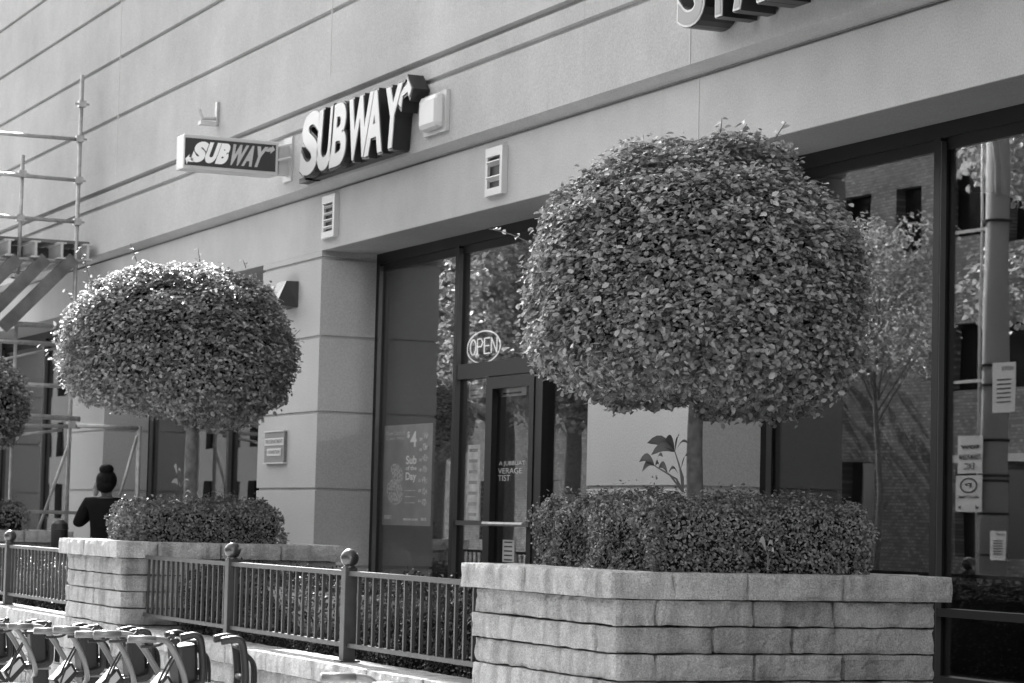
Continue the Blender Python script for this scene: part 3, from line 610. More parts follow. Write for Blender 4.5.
# ---------------------------------------------------------------- fences
YFn = 5.70
def fence(xa, xb, posts, lab):
    e = empty('metal_fence', ((xa+xb)/2, YFn, .6), lab, 'fence', 'low metal fences'); zt_, zb_ = 1.225, .765
    mb = MB().box(xa, xb, YFn-.022, YFn+.022, zt_-.03, zt_); mb.build('top_rail', M['metal'], e)
    MB().box(xa, xb, YFn-.018, YFn+.018, zb_-.015, zb_+.012).build('bottom_rail', M['metal'], e)
    n = int(round((xb-xa)/.128)); proto = None
    for i in range(n):
        x = xa+(i+.5)*(xb-xa)/n
        if any(abs(x-p) < .075 for p in posts): continue
        if proto is None: proto = MB().box(-.0095, .0095, -.0095, .0095, zb_-.6+.012, zt_-.6-.03).build('baluster', M['metal']).data; bpy.data.objects.remove(bpy.data.objects[-1] if False else [o for o in C.objects if o.data == proto][0])
        o = bpy.data.objects.new('baluster', proto); C.objects.link(o); o.parent = e; o.location = (x-(xa+xb)/2, 0, 0)
    for p in posts:
        po_ = MB().box(p-.04, p+.04, YFn-.04, YFn+.04, .655, 1.245).box(p-.065, p+.065, YFn-.065, YFn+.065, .658, .672).build('post', M['metal'], e, bevel=.004)
        MB().ball((p, YFn, 1.305), .058, 20).tube([(p, YFn, 1.245), (p, YFn, 1.262)], [.045, .03], 14).build('finial', M['ball'], po_, smooth=True)
        po_.name = 'post'
    return e
pA = at(231, 600, YFn).x; pB = at(348.5, 600, YFn).x; pC = at(9, 570, YFn).x
fence(Ll[1]+.03, Lr[0]-.01, [pA, pB], 'dark metal fence with ball topped posts between the two main planters')
fence(L3[1]+.03, Ll[0]-.01, [pC], 'dark metal fence with one ball topped post left of the middle planter')
# ---------------------------------------------------------------- foliage
def crown_pts(c, R, ht, hb, n, pt=2.15, pb=3.4, r_in=.80, lump=.05, seed=0, irr=.0):
    d = rng.normal(0, 1, (n*2, 3)); d /= np.linalg.norm(d, axis=1)[:, None]
    out = []; nor = []
    for v in d[:n]:
        h = ht if v[2] > 0 else hb; p = pt if v[2] > 0 else pb
        hr = math.hypot(v[0], v[1]); s = ((hr/R)**p+(abs(v[2])/h)**p)**(-1/p)
        q = Vector(v)*s; s2 = 1-.10*max(0, noise.noise(q*5.2+Vector((3, seed, 1)))-.12)+lump*noise.noise(q*2.6+Vector((seed, 0, 0)))+lump*.8*noise.noise(q*7+Vector((0, seed, 0)))
        gr = np.array([v[0]*abs(hr)**(p-2)/R**p, v[1]*abs(hr)**(p-2)/R**p, np.sign(v[2])*abs(v[2])**(p-1)/h**p]); gr /= np.linalg.norm(gr)+1e-9
        t = 1-(1-r_in)*abs(rng.normal(0, .45)) if rng.random() > .03 else 1+.05*rng.random()
        out.append((c[0]+q.x*s2*t, c[1]+q.y*s2*t, c[2]+q.z*s2*t)); nor.append(gr)
    return np.array(out), np.array(nor)
def core_mesh(c, R, ht, hb, k=.80):
    vs = []; fs = []; m, n = 14, 24
    for i in range(m+1):
        th = math.pi*i/m
        for j in range(n):
            ph = 2*math.pi*j/n; v = (math.sin(th)*math.cos(ph), math.sin(th)*math.sin(ph), math.cos(th)); h = ht if v[2] > 0 else hb; p = 2.15 if v[2] > 0 else 3.4
            hr = math.hypot(v[0], v[1]); s = ((hr/R)**p+(abs(v[2])/h)**p)**(-1/p)*k; vs.append((c[0]+v[0]*s, c[1]+v[1]*s, c[2]+v[2]*s))
    for i in range(m):
        for j in range(n): fs.append((i*n+j, (i+1)*n+j, (i+1)*n+(j+1) % n, i*n+(j+1) % n))
    return vs, fs
def sprig(root, tip, n, size, parent, bend=.0, mat='shoot', nm='shoot'):
    root, tip = Vector(root), Vector(tip); s = (tip-root); pts = []
    for i in range(8):
        t = i/7; pts.append(root+s*t+Vector((0, 0, bend*math.sin(t*math.pi))))
    st = MB().tube(pts, [.0045*(1-.6*i/7) for i in range(8)], 6).build(nm, M['twig'], parent)
    P = []; Nn = []
    for i in range(n):
        t = (i+.6)/n; b = root+s*t+Vector((0, 0, bend*math.sin(t*math.pi))); a = i*2.4
        off = Vector((math.cos(a), math.sin(a), .3))*size*.5; P.append(b+off); Nn.append((math.cos(a)*.3-.2, math.sin(a)*.3-.5, .8))
    leaves('leaves', P, Nn, size, M[mat], st, .25)
def topiary(base, ctr, R, ht, hb, n, size, lab, mat, seed, trunk_r=.045):
    e = empty('round_tree', base, lab, 'tree', 'clipped round trees in the planters'); ctr = Vector(ctr); base = Vector(base)
    top = Vector((base.x+(ctr.x-base.x)*.3, base.y+(ctr.y-base.y)*.3, ctr.z-hb*.75)); pts = []; rs = []
    for i in range(9):
        t = i/8; pts.append(base.lerp(top, t)+Vector((.012*math.sin(t*5+seed), .012*math.cos(t*4+seed), 0))); rs.append(trunk_r*(1.18-.3*t+(.35*(1-t*6) if t < .16 else 0)))
    tr = MB().tube(pts, rs, 16).build('trunk', M['bark'], e, smooth=True)
    mb = MB()
    for k in range(9):
        a = k*2.4; r = R*.8; m_ = top+Vector((math.cos(a)*r*.5, math.sin(a)*r*.5, ht*.25)); t_ = top+Vector((math.cos(a)*r, math.sin(a)*r, ht*(.3+.5*random.random())))
        mb.tube([top-Vector((0, 0, .05)), m_, t_], [trunk_r*.6, trunk_r*.35, .008], 7)
    mb.build('branches', M['bark'], e, smooth=True)
    P, Nn = crown_pts(ctr, R*1.02, ht, hb, n, seed=seed, lump=.075)
    # untidy skirt: lower leaves hang by uneven amounts
    rel = np.clip((ctr.z-hb*.55-P[:, 2])/(hb*.5), 0, 1); ang = np.arctan2(P[:, 1]-ctr.y, P[:, 0]-ctr.x)
    P[:, 2] -= rel*np.maximum(0, np.array([noise.noise(Vector((math.cos(a)*2.2+seed, math.sin(a)*2.2, 0))) for a in ang])+.1)*.09
    P[:, 2] -= rel*np.clip(np.cos(ang-math.atan2(rt.y, rt.x))-.1, 0, 1)*.10; U = np.array([0, 0, 1.])
    Nn = Nn*.5+U*.8+np.array([.0, -.2, 0])
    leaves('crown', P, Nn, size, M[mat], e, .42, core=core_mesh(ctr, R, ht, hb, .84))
    return e
ty = PY0+PYD/2+.02
bR = at(697.5, 500, ty); bL = at(193.5, 505, ty)
zR = proj((bR.x, bR.y, 2))[2]; zLd = proj((bL.x, bL.y, 2))[2]; print('tree depth', zR, zLd)
def crown_c(px, py, depth):  # centre at given pixel and depth
    d = ray(px, py); return EYE+d*depth
cR = crown_c(695, 307, zR); cL = crown_c(179, 348, zLd)
tR = topiary((bR.x, ty, CAPZ-.06), cR, 168/FPX*zR, 170/FPX*zR, 90/FPX*zR, 92000, .037, 'large clipped round tree in the nearest planter, in the shade', 'leaf', 1, .042)
tL = topiary((bL.x, ty, CAPZ-.06), cL, 114/FPX*zLd, 83/FPX*zLd, 66/FPX*zLd, 56000, .042, 'round clipped tree in the middle planter with sunlit upper left edge', 'leafs', 2, .05)
b3 = (L3[0]+PX/2, ty, CAPZ-.06); z3 = proj(b3)[2]; c3 = crown_c(-58, 398, z3)
topiary(b3, c3, 84/FPX*z3, 50/FPX*z3, 48/FPX*z3, 22000, .05, 'farthest round clipped tree cut by the left edge', 'leafs', 3)
for (r_, t_, n, z, par, bd) in (((540,250),(489,229),7,zR,tR,.02), ((545,370),(497,350),7,zR,tR,.03), ((720,140),(722,118),4,zR,tR,0), ((770,150),(786,122),5,zR,tR,.01), ((740,135),(747,124),3,zR,tR,0),
        ((668,395),(640,345),7,zR-.75,tR,.02), ((620,385),(575,345),8,zR-.8,tR,.03), ((700,235),(690,195),6,zR-.85,tR,.02), ((850,310),(872,296),4,zR,tR,.02), ((585,400),(560,350),7,zR-.7,tR,.02), ((780,250),(762,215),6,zR-.85,tR,.01), ((640,210),(618,190),5,zR-.8,tR,.01),
        ((92,285),(78,247),9,zLd,tL,.02), ((66,385),(40,345),8,zLd,tL,.02), ((140,270),(130,243),6,zLd,tL,0), ((200,262),(198,248),3,zLd,tL,0), ((246,268),(243,260),3,zLd,tL,0), ((72,300),(66,290),3,zLd,tL,0), ((285,345),(300,330),3,zLd,tL,0)):
    sprig(crown_c(*r_, z), crown_c(*t_, z), n, .045, par, bd)
def hedge(x0, x1, y0, y1, z0, z1, n, size, lab, seed, cat='hedge', group=None, mat='box', rnd_=.13):
    e = empty('clipped_hedge', ((x0+x1)/2, (y0+y1)/2, z0), lab, cat, group)
    P = []; Nn = []; ar = [(x1-x0)*(z1-z0), (y1-y0)*(z1-z0), (x1-x0)*(y1-y0)*1.1, (x1-x0)*(z1-z0)*.3]; tot = sum(ar)
    cx, cy, cz = (x0+x1)/2, (y0+y1)/2, (z0+z1)/2
    ch = rng.choice(4, n, p=[a/tot for a in ar]); U = rng.random((n, 3)); dep = np.abs(rng.normal(0, .035, n))
    for i in range(n):
        u, v, w = U[i]; k = ch[i]; x = x0+(x1-x0)*u; y = y0+(y1-y0)*v; z = z0+(z1-z0)*w
        if k == 0: p = [x, y0+dep[i], z]; nn_ = (0, -1, .35)
        elif k == 1: p = [x1-dep[i] if u < .8 else x0+dep[i], y, z]; nn_ = (1 if u < .8 else -1, 0, .35)
        elif k == 2: p = [x, y, z1-dep[i]]; nn_ = (0, 0, 1)
        else: p = [x, y1-dep[i], z]; nn_ = (0, 1, .35)
        q = Vector(p); h = noise.noise(q*3.1+Vector((seed,)*3))*.07+noise.noise(q*9+Vector((seed,)*3))*.05+noise.noise(q*22)*.03
        # rounded shoulders
        ez = max(0, (p[2]-(z1-rnd_))/rnd_); 
        p[0] -= (p[0]-cx)/(x1-x0)*2*rnd_*.5*ez**2; p[1] -= (p[1]-cy)/(y1-y0)*2*rnd_*.5*ez**2
        nv = Vector(nn_).normalized(); P.append((p[0]+nv.x*h, p[1]+nv.y*h, p[2]+nv.z*h+(.06*rng.random() if rng.random() < .10 and k == 2 else 0))); Nn.append(nn_)
    s = .075; b = MB().box(x0+s, x1-s, y0+s, y1-s, z0, z1-s)
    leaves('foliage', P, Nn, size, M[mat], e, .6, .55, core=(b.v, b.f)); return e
hR = (Lr[0]+.22, Lr[1]-.08, PY0+.22, PY0+1.48)
print('hedge corners', [tuple(round(q, 0) for q in proj((x, y, CAPZ+.36)))[:2] for x in hR[:2] for y in hR[2:]])
hedge(hR[0], hR[1], hR[2], hR[3], CAPZ-.06, CAPZ+.345, 56000, .019, 'dense small leaved hedge filling the nearest planter', 1)
hedge(Ll[0]+.62, Ll[1]-.12, PY0+.19, PY0+1.4, CAPZ-.06, CAPZ+.30, 26000, .024, 'small leaved hedge in the middle planter with a sunlit left end', 2)
hedge(L3[0]+.25, L3[1]-.12, PY0+.22, PY0+1.4, CAPZ-.06, CAPZ+.28, 9000, .03, 'small leaved hedge in the farthest planter at the left edge', 3)
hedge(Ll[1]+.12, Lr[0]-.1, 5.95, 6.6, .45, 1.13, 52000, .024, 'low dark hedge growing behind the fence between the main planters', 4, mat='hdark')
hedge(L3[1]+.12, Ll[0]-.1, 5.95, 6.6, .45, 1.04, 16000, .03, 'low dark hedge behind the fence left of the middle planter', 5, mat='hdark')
# sapling with broad leaves in the right planter, thin sprig in the left one
def weed(px, py, depth, stems, size, lab, mat='big', nm='sapling'):
    b = crown_c(px, py, depth); e = empty(nm, tuple(b), lab, 'plant'); mb = MB(); P = []; Nn = []
    for tip, lv in stems:
        t = crown_c(*tip, depth); mb.tube([b, b.lerp(t, .5)+Vector((.01, 0, .02)), t], [.006, .005, .003], 6)
    mb.build('stem', M['twig'], e)
    V = MB()
    for tip, lv in stems:
        t = crown_c(*tip, depth)
        for (dx, dy, L) in lv:
            tipv = crown_c(tip[0]+dx, tip[1]+dy, depth+random.uniform(-.06, .06)); d = (tipv-t); side = d.cross(fw).normalized()*d.length*.085; sag = up*(-.02); n_ = 6; vs = []
            for i in range(n_+1):
                s = i/n_; w_ = math.sin(s*math.pi)**.7; c_ = t+d*s+up*(.03*math.sin(s*math.pi)); vs += [c_-side*w_+up*(.018*w_), c_, c_+side*w_-fw*.01+up*(-.008*w_)]
            V.add(vs, [(3*i, 3*i+1, 3*i+4, 3*i+3) for i in range(n_)]+[(3*i+1, 3*i+2, 3*i+5, 3*i+4) for i in range(n_)], random.random())
    V.build('leaves', M[mat], e, smooth=True)
weed(683, 492, zR-.5, [((675,452), [(-28,-9,0),(-24,3,0),(4,-16,0),(-10,-12,0),(14,-8,0)]), ((655,466), [(-16,-4,0),(-13,6,0),(8,-9,0),(6,6,0)]), ((668,474), [(-10,-5,0),(10,0,0)]), ((681,470), [(7,-14,0)])], .1, 'young broad leaved sapling standing up from the big hedge')
weed(181, 508, zLd-.4, [((177,474), [(-3,-8,0),(4,-2,0)]), ((181,487), [(-10,-4,0),(8,-6,0)]), ((183,497), [(8,-4,0)])], .1, 'thin weed sprig rising from the middle planter hedge', 'shoot', 'sprig')
p = crown_c(766, 552, zR-.9)
weed(768, 566, zR-.95, [((766,552), [(-7,-10,0),(7,-6,0)]), ((770,560), [(4,-7,0)])], .1, 'pale broad leaf sticking out low from the big hedge', 'shoot', 'sprig')
# ---------------------------------------------------------------- scaffolding at left
XSc = at(76, 300, YL-.3).x; XD = at(139, 450, YL-.2).x; print('scaffold X', XSc)
def sc(px, py, X_=None): return atX(px, py, XSc if X_ is None else X_)
sf = empty('scaffolding', (XSc, 7.5, PZ), 'galvanised tube scaffolding with a timber deck against the building at left', 'scaffolding')
def pole(a, b, r=.026, nm='standard', mat='galv', Xo=0, ext=0):
    A, Bp = sc(*a, XSc+Xo), sc(*b, XSc+Xo)
    if ext == 'v': Bp = Vector((A.x, A.y, PZ))
    return MB().tube([A, Bp], r, 10).build(nm, M[mat], sf, smooth=True)
# far frame line (behind)
A = pole((82.5,75), (70,520), ext='v'); D_ = pole((139.5,426), (136,505), ext='v', Xo=XD-XSc); Cp = pole((16.5,322), (13,520), .022, ext='v')
pole((23,155), (18,281), .024)
for z in range(0): pass
mbc = MB()
for a, b, r in (((-40,130),(79,139.5),.024), ((-40,170),(78,180.5),.024), ((-40,213),(77,222),.024), ((-40,321),(70,327),.034), ((-40,338),(64,345),.03), ((23,384),(66,386.5),.026), ((-20,413),(80,419),.032), ((-20,424),(80,427),.024), ((-20,510),(82,513),.022)):
    pole(a, b, r, 'ledger')
pole((137,436), (114,515), .018, 'brace', Xo=XD-XSc); pole((78,425.5), (141,428), .024, 'ledger', Xo=XD-XSc)
for a, b in (((71,438),(38,530)), ((-10,362),(62,347)), ((14,435),(62,430)), ((-10,275),(34,270)), ((34,270),(64,262))):
    pole(a, b, .018 if a[1] > 300 else .010, 'brace')
for px, py in ((82,104),(79.5,139),(78.5,180.5),(77,222),(22,174),(20,218),(16,420),(71,425),(18,278)):
    c = sc(px, py); mbc = MB(); mbc.box(c.x-.045, c.x+.045, c.y-.045, c.y+.045, c.z-.04, c.z+.04); mbc.tube([c+Vector((0,-.09,0)), c+Vector((0,.09,0))], .014, 6); mbc.build('coupler', M['galv'], sf)
# timber deck: joists end-on + deck boards, sloping stringers
mb = MB(); zt1 = sc(40, 242).z; zt0 = sc(40, 257).z; y_r = sc(89, 250).y; y_l = sc(-60, 250).y
for i in range(9):
    yy = y_r-.05-i*.32; mb = MB(); mb.box(XSc-3.5, XSc+.15, yy-.055, yy+.055, zt1-.02, zt1); mb.box(XSc-3.5, XSc+.15, yy-.015, yy+.015, zt0, zt1-.02); mb.box(XSc-3.5, XSc+.15, yy-.055, yy+.055, zt0-.02, zt0); mb.build('deck_beam', M['lgrey'], sf)
mb = MB()
for i in range(15): mb.box(XSc-3.5+i*.235, XSc-3.5+(i+1)*.235-.01, y_l, y_r, zt1+.001, zt1+.04)
mb.box(XSc-.5, XSc-.46, y_l, y_r, zt0-.01, zt1-.021)
mb.build('deck_boards', M['wood'], sf)
MB().tube([sc(-40,257), sc(86,262)], .03, 8).build('ledger', M['galv'], sf)
mb = MB()
for k, (a, b) in enumerate((((18,258),(-48,322)), ((46,258),(-26,330)), ((74,258),(2,328)))):
    for q_, dx in ((0, .0),):
        MB().beam(sc(*a, XSc+.12+dx), sc(*b, XSc+.12+dx), .05, .15, tuple(up)).build('sloping_plank', M['wood'], sf)

# dark bin beside the far planter
p = at(60, 520, 6.9); e = empty('litter_bin', (p.x, 6.9, PZ), 'black bin standing beyond the middle planter', 'bin')
zc = p.z; MB().tube([(p.x,6.9,PZ),(p.x,6.9,zc-.1)], [.08, .09], 20).build('body', M['dark'], e, smooth=False); MB().tube([(p.x,6.9,zc-.098),(p.x,6.9,zc-.04),(p.x,6.9,zc)], [.095, .085, .04], 20).build('lid', M['dark'], e)
# ---------------------------------------------------------------- person on the phone
def skin(name, verts, edges, radii, mat, parent=None, sub=2, root=0):
    me = bpy.data.meshes.new(name); me.from_pydata(verts, edges, []); me.materials.append(mat); o = bpy.data.objects.new(name, me); C.objects.link(o)
    k = o.modifiers.new('s', 'SKIN'); k.use_smooth_shade = True
    for i, r in enumerate(radii):
        me.skin_vertices[0].data[i].radius = r if isinstance(r, tuple) else (r, r)
        me.skin_vertices[0].data[i].use_root = (i == root)
    q = o.modifiers.new('d', 'SUBSURF'); q.levels = sub; q.render_levels = sub
    if parent: o.parent = parent
    return o
pp = at(106, 500, 7.15); top = at(107, 466, 7.15); HT = 1.62; hx = -.02
zs_ = top.z-PZ; ksc = zs_/1.74; print('person', pp, top, 'scale', ksc)
pe = empty('person', (pp.x, 7.15, PZ), 'person with dark hair bun and black top, back turned, phone at the ear', 'person')
pe.rotation_euler = (0, 0, math.radians(62)); pe.scale = (ksc*1.12, ksc, ksc)
# local frame: x right of the person (their right side), y forward (away from the camera), z up
bv = [(0,0,.92),(0,0,1.05),(0,.0,1.2),(0,.0,1.33),(0,-.005,1.40),(0,.005,1.45),(0,.015,1.50),(0,.02,1.57), # 0..7 pelvis..head
      (-.17,0,1.345),(-.27,.0,1.11),(-.22,.20,1.18),(-.15,.13,1.42),           # left arm raised to ear 8..11
      (.17,0,1.345),(.25,.0,1.10),(.20,.14,.94),(.18,.2,.90),                   # right arm
      (-.09,0,.86),(-.10,.01,.48),(-.10,-.01,.09),(-.10,.1,.04),(.09,0,.86),(.10,.02,.48),(.10,-.01,.09),(.10,.12,.04)]
be = [(0,1),(1,2),(2,3),(3,4),(4,5),(5,6),(6,7),(3,8),(8,9),(9,10),(10,11),(3,12),(12,13),(13,14),(14,15),(0,16),(16,17),(17,18),(18,19),(0,20),(20,21),(21,22),(22,23)]
br = [(.15,.10),(.125,.09),(.145,.095),(.15,.09),(.07,.06),.048,.07,(.078,.09),.06,.043,.033,.026,.06,.043,.033,.028,(.08,.085),.055,.038,(.035,.03),(.08,.085),.055,.038,(.035,.03)]
body = skin('body', bv, be, br, M['skin'], pe)
skin('top', [(0,0,.86),(0,0,1.0),(0,.0,1.18),(0,.0,1.32),(0,-.003,1.395),(-.17,0,1.345),(-.273,.0,1.11),(-.22,.19,1.175),(-.175,.15,1.34),(.17,0,1.345),(.253,.0,1.10),(.20,.135,.945)], [(0,1),(1,2),(2,3),(3,4),(3,5),(5,6),(6,7),(7,8),(3,9),(9,10),(10,11)],
     [(.165,.12),(.15,.108),(.165,.112),(.17,.105),(.085,.07),.072,.056,.045,.035,.072,.056,.042], M['cloth'], pe)
skin('trousers', [(0,0,.9),(-.09,0,.84),(-.10,.01,.48),(-.10,-.01,.12),(.09,0,.84),(.10,.02,.48),(.10,-.01,.12)], [(0,1),(1,2),(2,3),(0,4),(4,5),(5,6)], [(.155,.115),(.095,.10),.07,.055,(.095,.10),.07,.055], M['cloth'], pe)
hm = MB(); hm.ball((0,-.008,1.585), .115, 20, (.88, 1.0, 1.05)); hm.ball((0,-.05,1.53), .09, 16, (1, .8, .9)); hm.ball((0,-.03,1.705), .072, 16, (1.0, 1, .8)); hm.tube([(0,-.02,1.66),(0,-.028,1.70)], .065, 14)
for v in range(len(hm.v)):
    q = Vector(hm.v[v]); hm.v[v] = tuple(q+Vector((0,-1,0))*.004*noise.noise(q*60)+q.normalized()*.004*noise.noise(q*40))
ho = hm.build('hair', M['hair'], None, smooth=True); ho.parent = pe
mb = MB(); mb.ball((0, .118, 1.55), .016, 10, (.8, 1, 1.5)); mb.ball((-.10, .01, 1.545), .022, 10, (.4, .8, 1.3)); mb.ball((.10, .01, 1.545), .022, 10, (.4, .8, 1.3)); fo = mb.build('ears_and_nose', M['skin'], None, smooth=True); fo.parent = pe
mb = MB(); mb.ball((-.03, .108, 1.57), .01, 8); mb.ball((.03, .108, 1.57), .01, 8); mb.beam((-.022, .106, 1.51), (.022, .106, 1.51), .01, .006); fo = mb.build('eyes_and_mouth', M['hair'], None); fo.parent = pe
# left hand with fingers closed round the phone
hv = [(-.13,.13,1.42),(-.122,.10,1.47),(-.12,.085,1.51)]; he = [(0,1),(1,2)]; hr = [.024,(.03,.018),(.034,.016)]
for k in range(4):
    b = len(hv); yk = .105-.02*k+.0; zk = 1.515+.004*k
    hv += [(-.122, yk, zk), (-.117, yk-.012, zk+.032), (-.104, yk-.02, zk+.05), (-.094, yk-.022, zk+.048)]; he += [(2, b), (b, b+1), (b+1, b+2), (b+2, b+3)]; hr += [.011, .0095, .0085, .0075]
b = len(hv); hv += [(-.10,.115,1.485),(-.09,.118,1.52),(-.088,.112,1.545)]; he += [(1, b), (b, b+1), (b+1, b+2)]; hr += [.013, .011, .009]
skin('hand', hv, he, hr, M['skin'], pe, 2)
hv = [(.18,.2,.90),(.178,.215,.86),(.178,.225,.825)]; he = [(0,1),(1,2)]; hr = [.024,(.018,.03),(.016,.034)]
for k in range(4):
    b = len(hv); yk = .245-.02*k; hv += [(.178, yk, .81), (.172, yk-.003, .775), (.16, yk-.012, .75)]; he += [(2, b), (b, b+1), (b+1, b+2)]; hr += [.011, .009, .0075]
b = len(hv); hv += [(.16,.25,.85),(.15,.26,.82)]; he += [(1, b), (b, b+1)]; hr += [.012, .009]
skin('hand', hv, he, hr, M['skin'], pe, 2)
ph_ = MB().box(-.103, -.092, .06, .13, 1.48, 1.60).build('mobile_phone', M['black'], None, bevel=.004); tag(ph_, 'dark phone held against the ear of the person', 'phone')
ph_.matrix_world = Matrix.Translation(pe.location) @ Matrix.Rotation(math.radians(62), 4, 'Z') @ Matrix.Diagonal((ksc*1.12, ksc, ksc, 1))
# ---------------------------------------------------------------- hire bikes
BZ = at(50, 628.5, 2.75).z+.0; print('bar height', BZ)
h = 1.06
def make_bike():
    e = empty('hire_bicycle', (0, 0, 0), 'x', 'bicycle', 'hire bicycles docked in a row')
    def arc(pts, n=6):  # smooth catmull
        P = [Vector(p) for p in pts]; out = []
        for i in range(len(P)-1):
            p0_, p1_, p2_, p3_ = P[max(i-1, 0)], P[i], P[i+1], P[min(i+2, len(P)-1)]
            for k in range(n):
                t = k/n; out.append(.5*((2*p1_)+(-p0_+p2_)*t+(2*p0_-5*p1_+4*p2_-p3_)*t*t+(-p0_+3*p1_-3*p2_+p3_)*t**3))
        return out+[P[-1]]
    hb = MB()
    for s in (-1, 1): hb.tube(arc([(s*.2,-.13,h),(s*.2,-.04,h),(s*.19,.0,h-.012),(s*.175,.04,h-.06),(s*.15,.08,h-.13),(s*.10,.11,h-.2),(0,.12,h-.24)]), .0115, 12)
    hb = hb.build('handlebar', M['silver'], e, smooth=True)
    for s in (-1, 1): MB().tube([(s*.20, -.155, h), (s*.20, -.05, h)], .0135, 12).build('grip', M['silver'], e, smooth=True)
    for s in (-1, 1): MB().tube(arc([(s*.19, .015, h+.01), (s*.18, -.03, h-.022), (s*.185, -.10, h-.028)]), .006, 6).ball((s*.185, .02, h+.012), .013, 8).build('brake_lever', M['bikedark'], e)
    MB().ball((.13, .05, h-.01), .02, 10, (1, 1, .7)).tube([(.13, .06, h-.05), (.13, .05, h-.01)], .006, 6).build('bell', M['bikedark'], e, smooth=True)
    # head housing, tapered dark shell
    mb = MB(); mb.add([(-.07,.085,h-.03),(.07,.085,h-.03),(.07,.165,h-.02),(-.07,.165,h-.02),(-.04,.13,h-.42),(.04,.13,h-.42),(.04,.20,h-.42),(-.04,.20,h-.42)], [(0,1,2,3),(7,6,5,4),(0,4,5,1),(1,5,6,2),(2,6,7,3),(3,7,4,0)])
    mb.build('head_housing', M['bikedark'], e, bevel=.015)
    mb = MB(); pq = [(-.03, h-.215), (.045, h-.135), (.075, h-.185), (.005, h-.265)]
    mb.add([(x_, y_, z_) for x_ in (.0, .09) for y_, z_ in pq], [(0,1,2,3),(7,6,5,4),(0,4,5,1),(1,5,6,2),(2,6,7,3),(3,7,4,0)]); lk = mb.build('lock_head', M['bikedark'], e, bevel=.006)
    mb = MB(); mb.add([(.093, -.015, h-.21), (.093, .04, h-.15), (.093, .055, h-.175), (.093, .0, h-.235)], [(0,1,2,3)]); mb.add([(x_, y_, z_) for x_ in (.005, .085) for y_, z_ in ((-.032, h-.21), (.04, h-.132))], [(0,1,3,2)]); mb.build('label_plate', M['white'], lk)
    # front carrier: U frame in dark tube with silver tray
    mb = MB()
    for s in (-1, 1): mb.tube(arc([(s*.08, .09, h+.0), (s*.09, .145, h+.008), (s*.09, .168, h-.02), (s*.085, .18, h-.14), (s*.08, .16, h-.175), (s*.06, .07, h-.19)]), .014, 10)
    mb.tube([(-.09, .168, h-.02), (.09, .168, h-.02)], .013, 8); mb.tube([(-.085, .18, h-.13), (.085, .18, h-.13)], .013, 8)
    cr = mb.build('front_carrier', M['bikedark'], e, smooth=True)
    MB().box(-.08, .08, .1, .185, h-.2, h-.188).build('tray', M['silver'], cr, bevel=.003)
    mb = MB()
    for x in (-.03, .0, .03): mb.tube(arc([(x, .17, h-.03), (x, .22, h-.08), (x*1.3, .225, h-.17)]), .006, 6)
    mb.build('elastic_cords', M['rubber'], cr)
    mb = MB()
    for s in (-.02, .02): mb.tube(arc([(s+.12, .05, h-.07), (s+.11, -.0, h-.18), (s+.07, -.01, h-.3), (s, .06, h-.42)]), .0045, 6)
    mb.build('cables', M['bikedark'], e, smooth=True)
    mb = MB().tube(arc([(0, .15, h-.36), (0, .10, h-.52), (0, -.1, h-.78), (0, -.38, h-.79)]), .04, 12).tube([(0, -.42, .32), (0, -.5, .82)], .022, 10).tube([(0, -.38, .28), (0, -.9, .33)], .02, 8).tube([(-.05, .2, h-.42), (-.06, .34, .34)], .016, 8).tube([(.05, .2, h-.42), (.06, .34, .34)], .016, 8)
    mb.build('frame', M['silver'], e, smooth=True)
    for y in (.34, -.9):
        w = MB().torus((0, y, .33), .31, .022, 0, 36, 8).build('wheel', M['rubber'], e, smooth=True)
        rm = MB().torus((0, y, .33), .285, .012, 0, 36, 6).disc((0, y, .33), .03, 0, 12, .1)
        for k in range(16): rm.tube([(0, y, .33), (0, y+.285*math.cos(k*math.pi/8), .33+.285*math.sin(k*math.pi/8))], .0015, 4)
        rm.build('rim', M['silver'], w)
        mb = MB(); a0, a1 = (.1, 2.9) if y > 0 else (.2, 3.3)
        for i in range(14):
            t0, t1 = a0+(a1-a0)*i/14, a0+(a1-a0)*(i+1)/14
            mb.add([(x_, y+.352*math.cos(t), .33+.352*math.sin(t)) for t in (t0, t1) for x_ in (-.03, .03)], [(0, 1, 3, 2)])
        fd = mb.build('mudguard', M['bikedark'], e); so = fd.modifiers.new('s', 'SOLIDIFY'); so.thickness = .004
    MB().ball((0, -.52, .86), .1, 14, (.8, 1.35, .32)).build('saddle', M['rubber'], e, smooth=True)
    MB().disc((0, -.4, .28), .09, 0, 20, .012).tube([(0, -.4, .28), (.09, -.4, .28), (.09, -.3, .17)], .012, 6).box(.06, .16, -.34, -.24, .155, .18).build('crank', M['bikedark'], e)
    return e
def copy_tree(o, parent=None):
    c = o.copy(); C.objects.link(c); c.parent = parent
    for ch in list(o.children): copy_tree(ch, c)
    return c
proto = make_bike(); yB = 2.75
dockp = None
pxs = [(-32, 'bicycle at the left edge, almost cut off'), (8, 'second bicycle from the left edge of the photo'), (56, 'bicycle below the left corner of the middle planter'), (102, 'bicycle below the left end of the long fence'), (150, 'bicycle just left of the one showing only its carrier'), (192, 'bicycle showing only its dark carrier below the fence post'), (398, 'bicycle showing only a bright handlebar at the bottom edge')]
def xb_at(px): return at(px, 650, yB).x
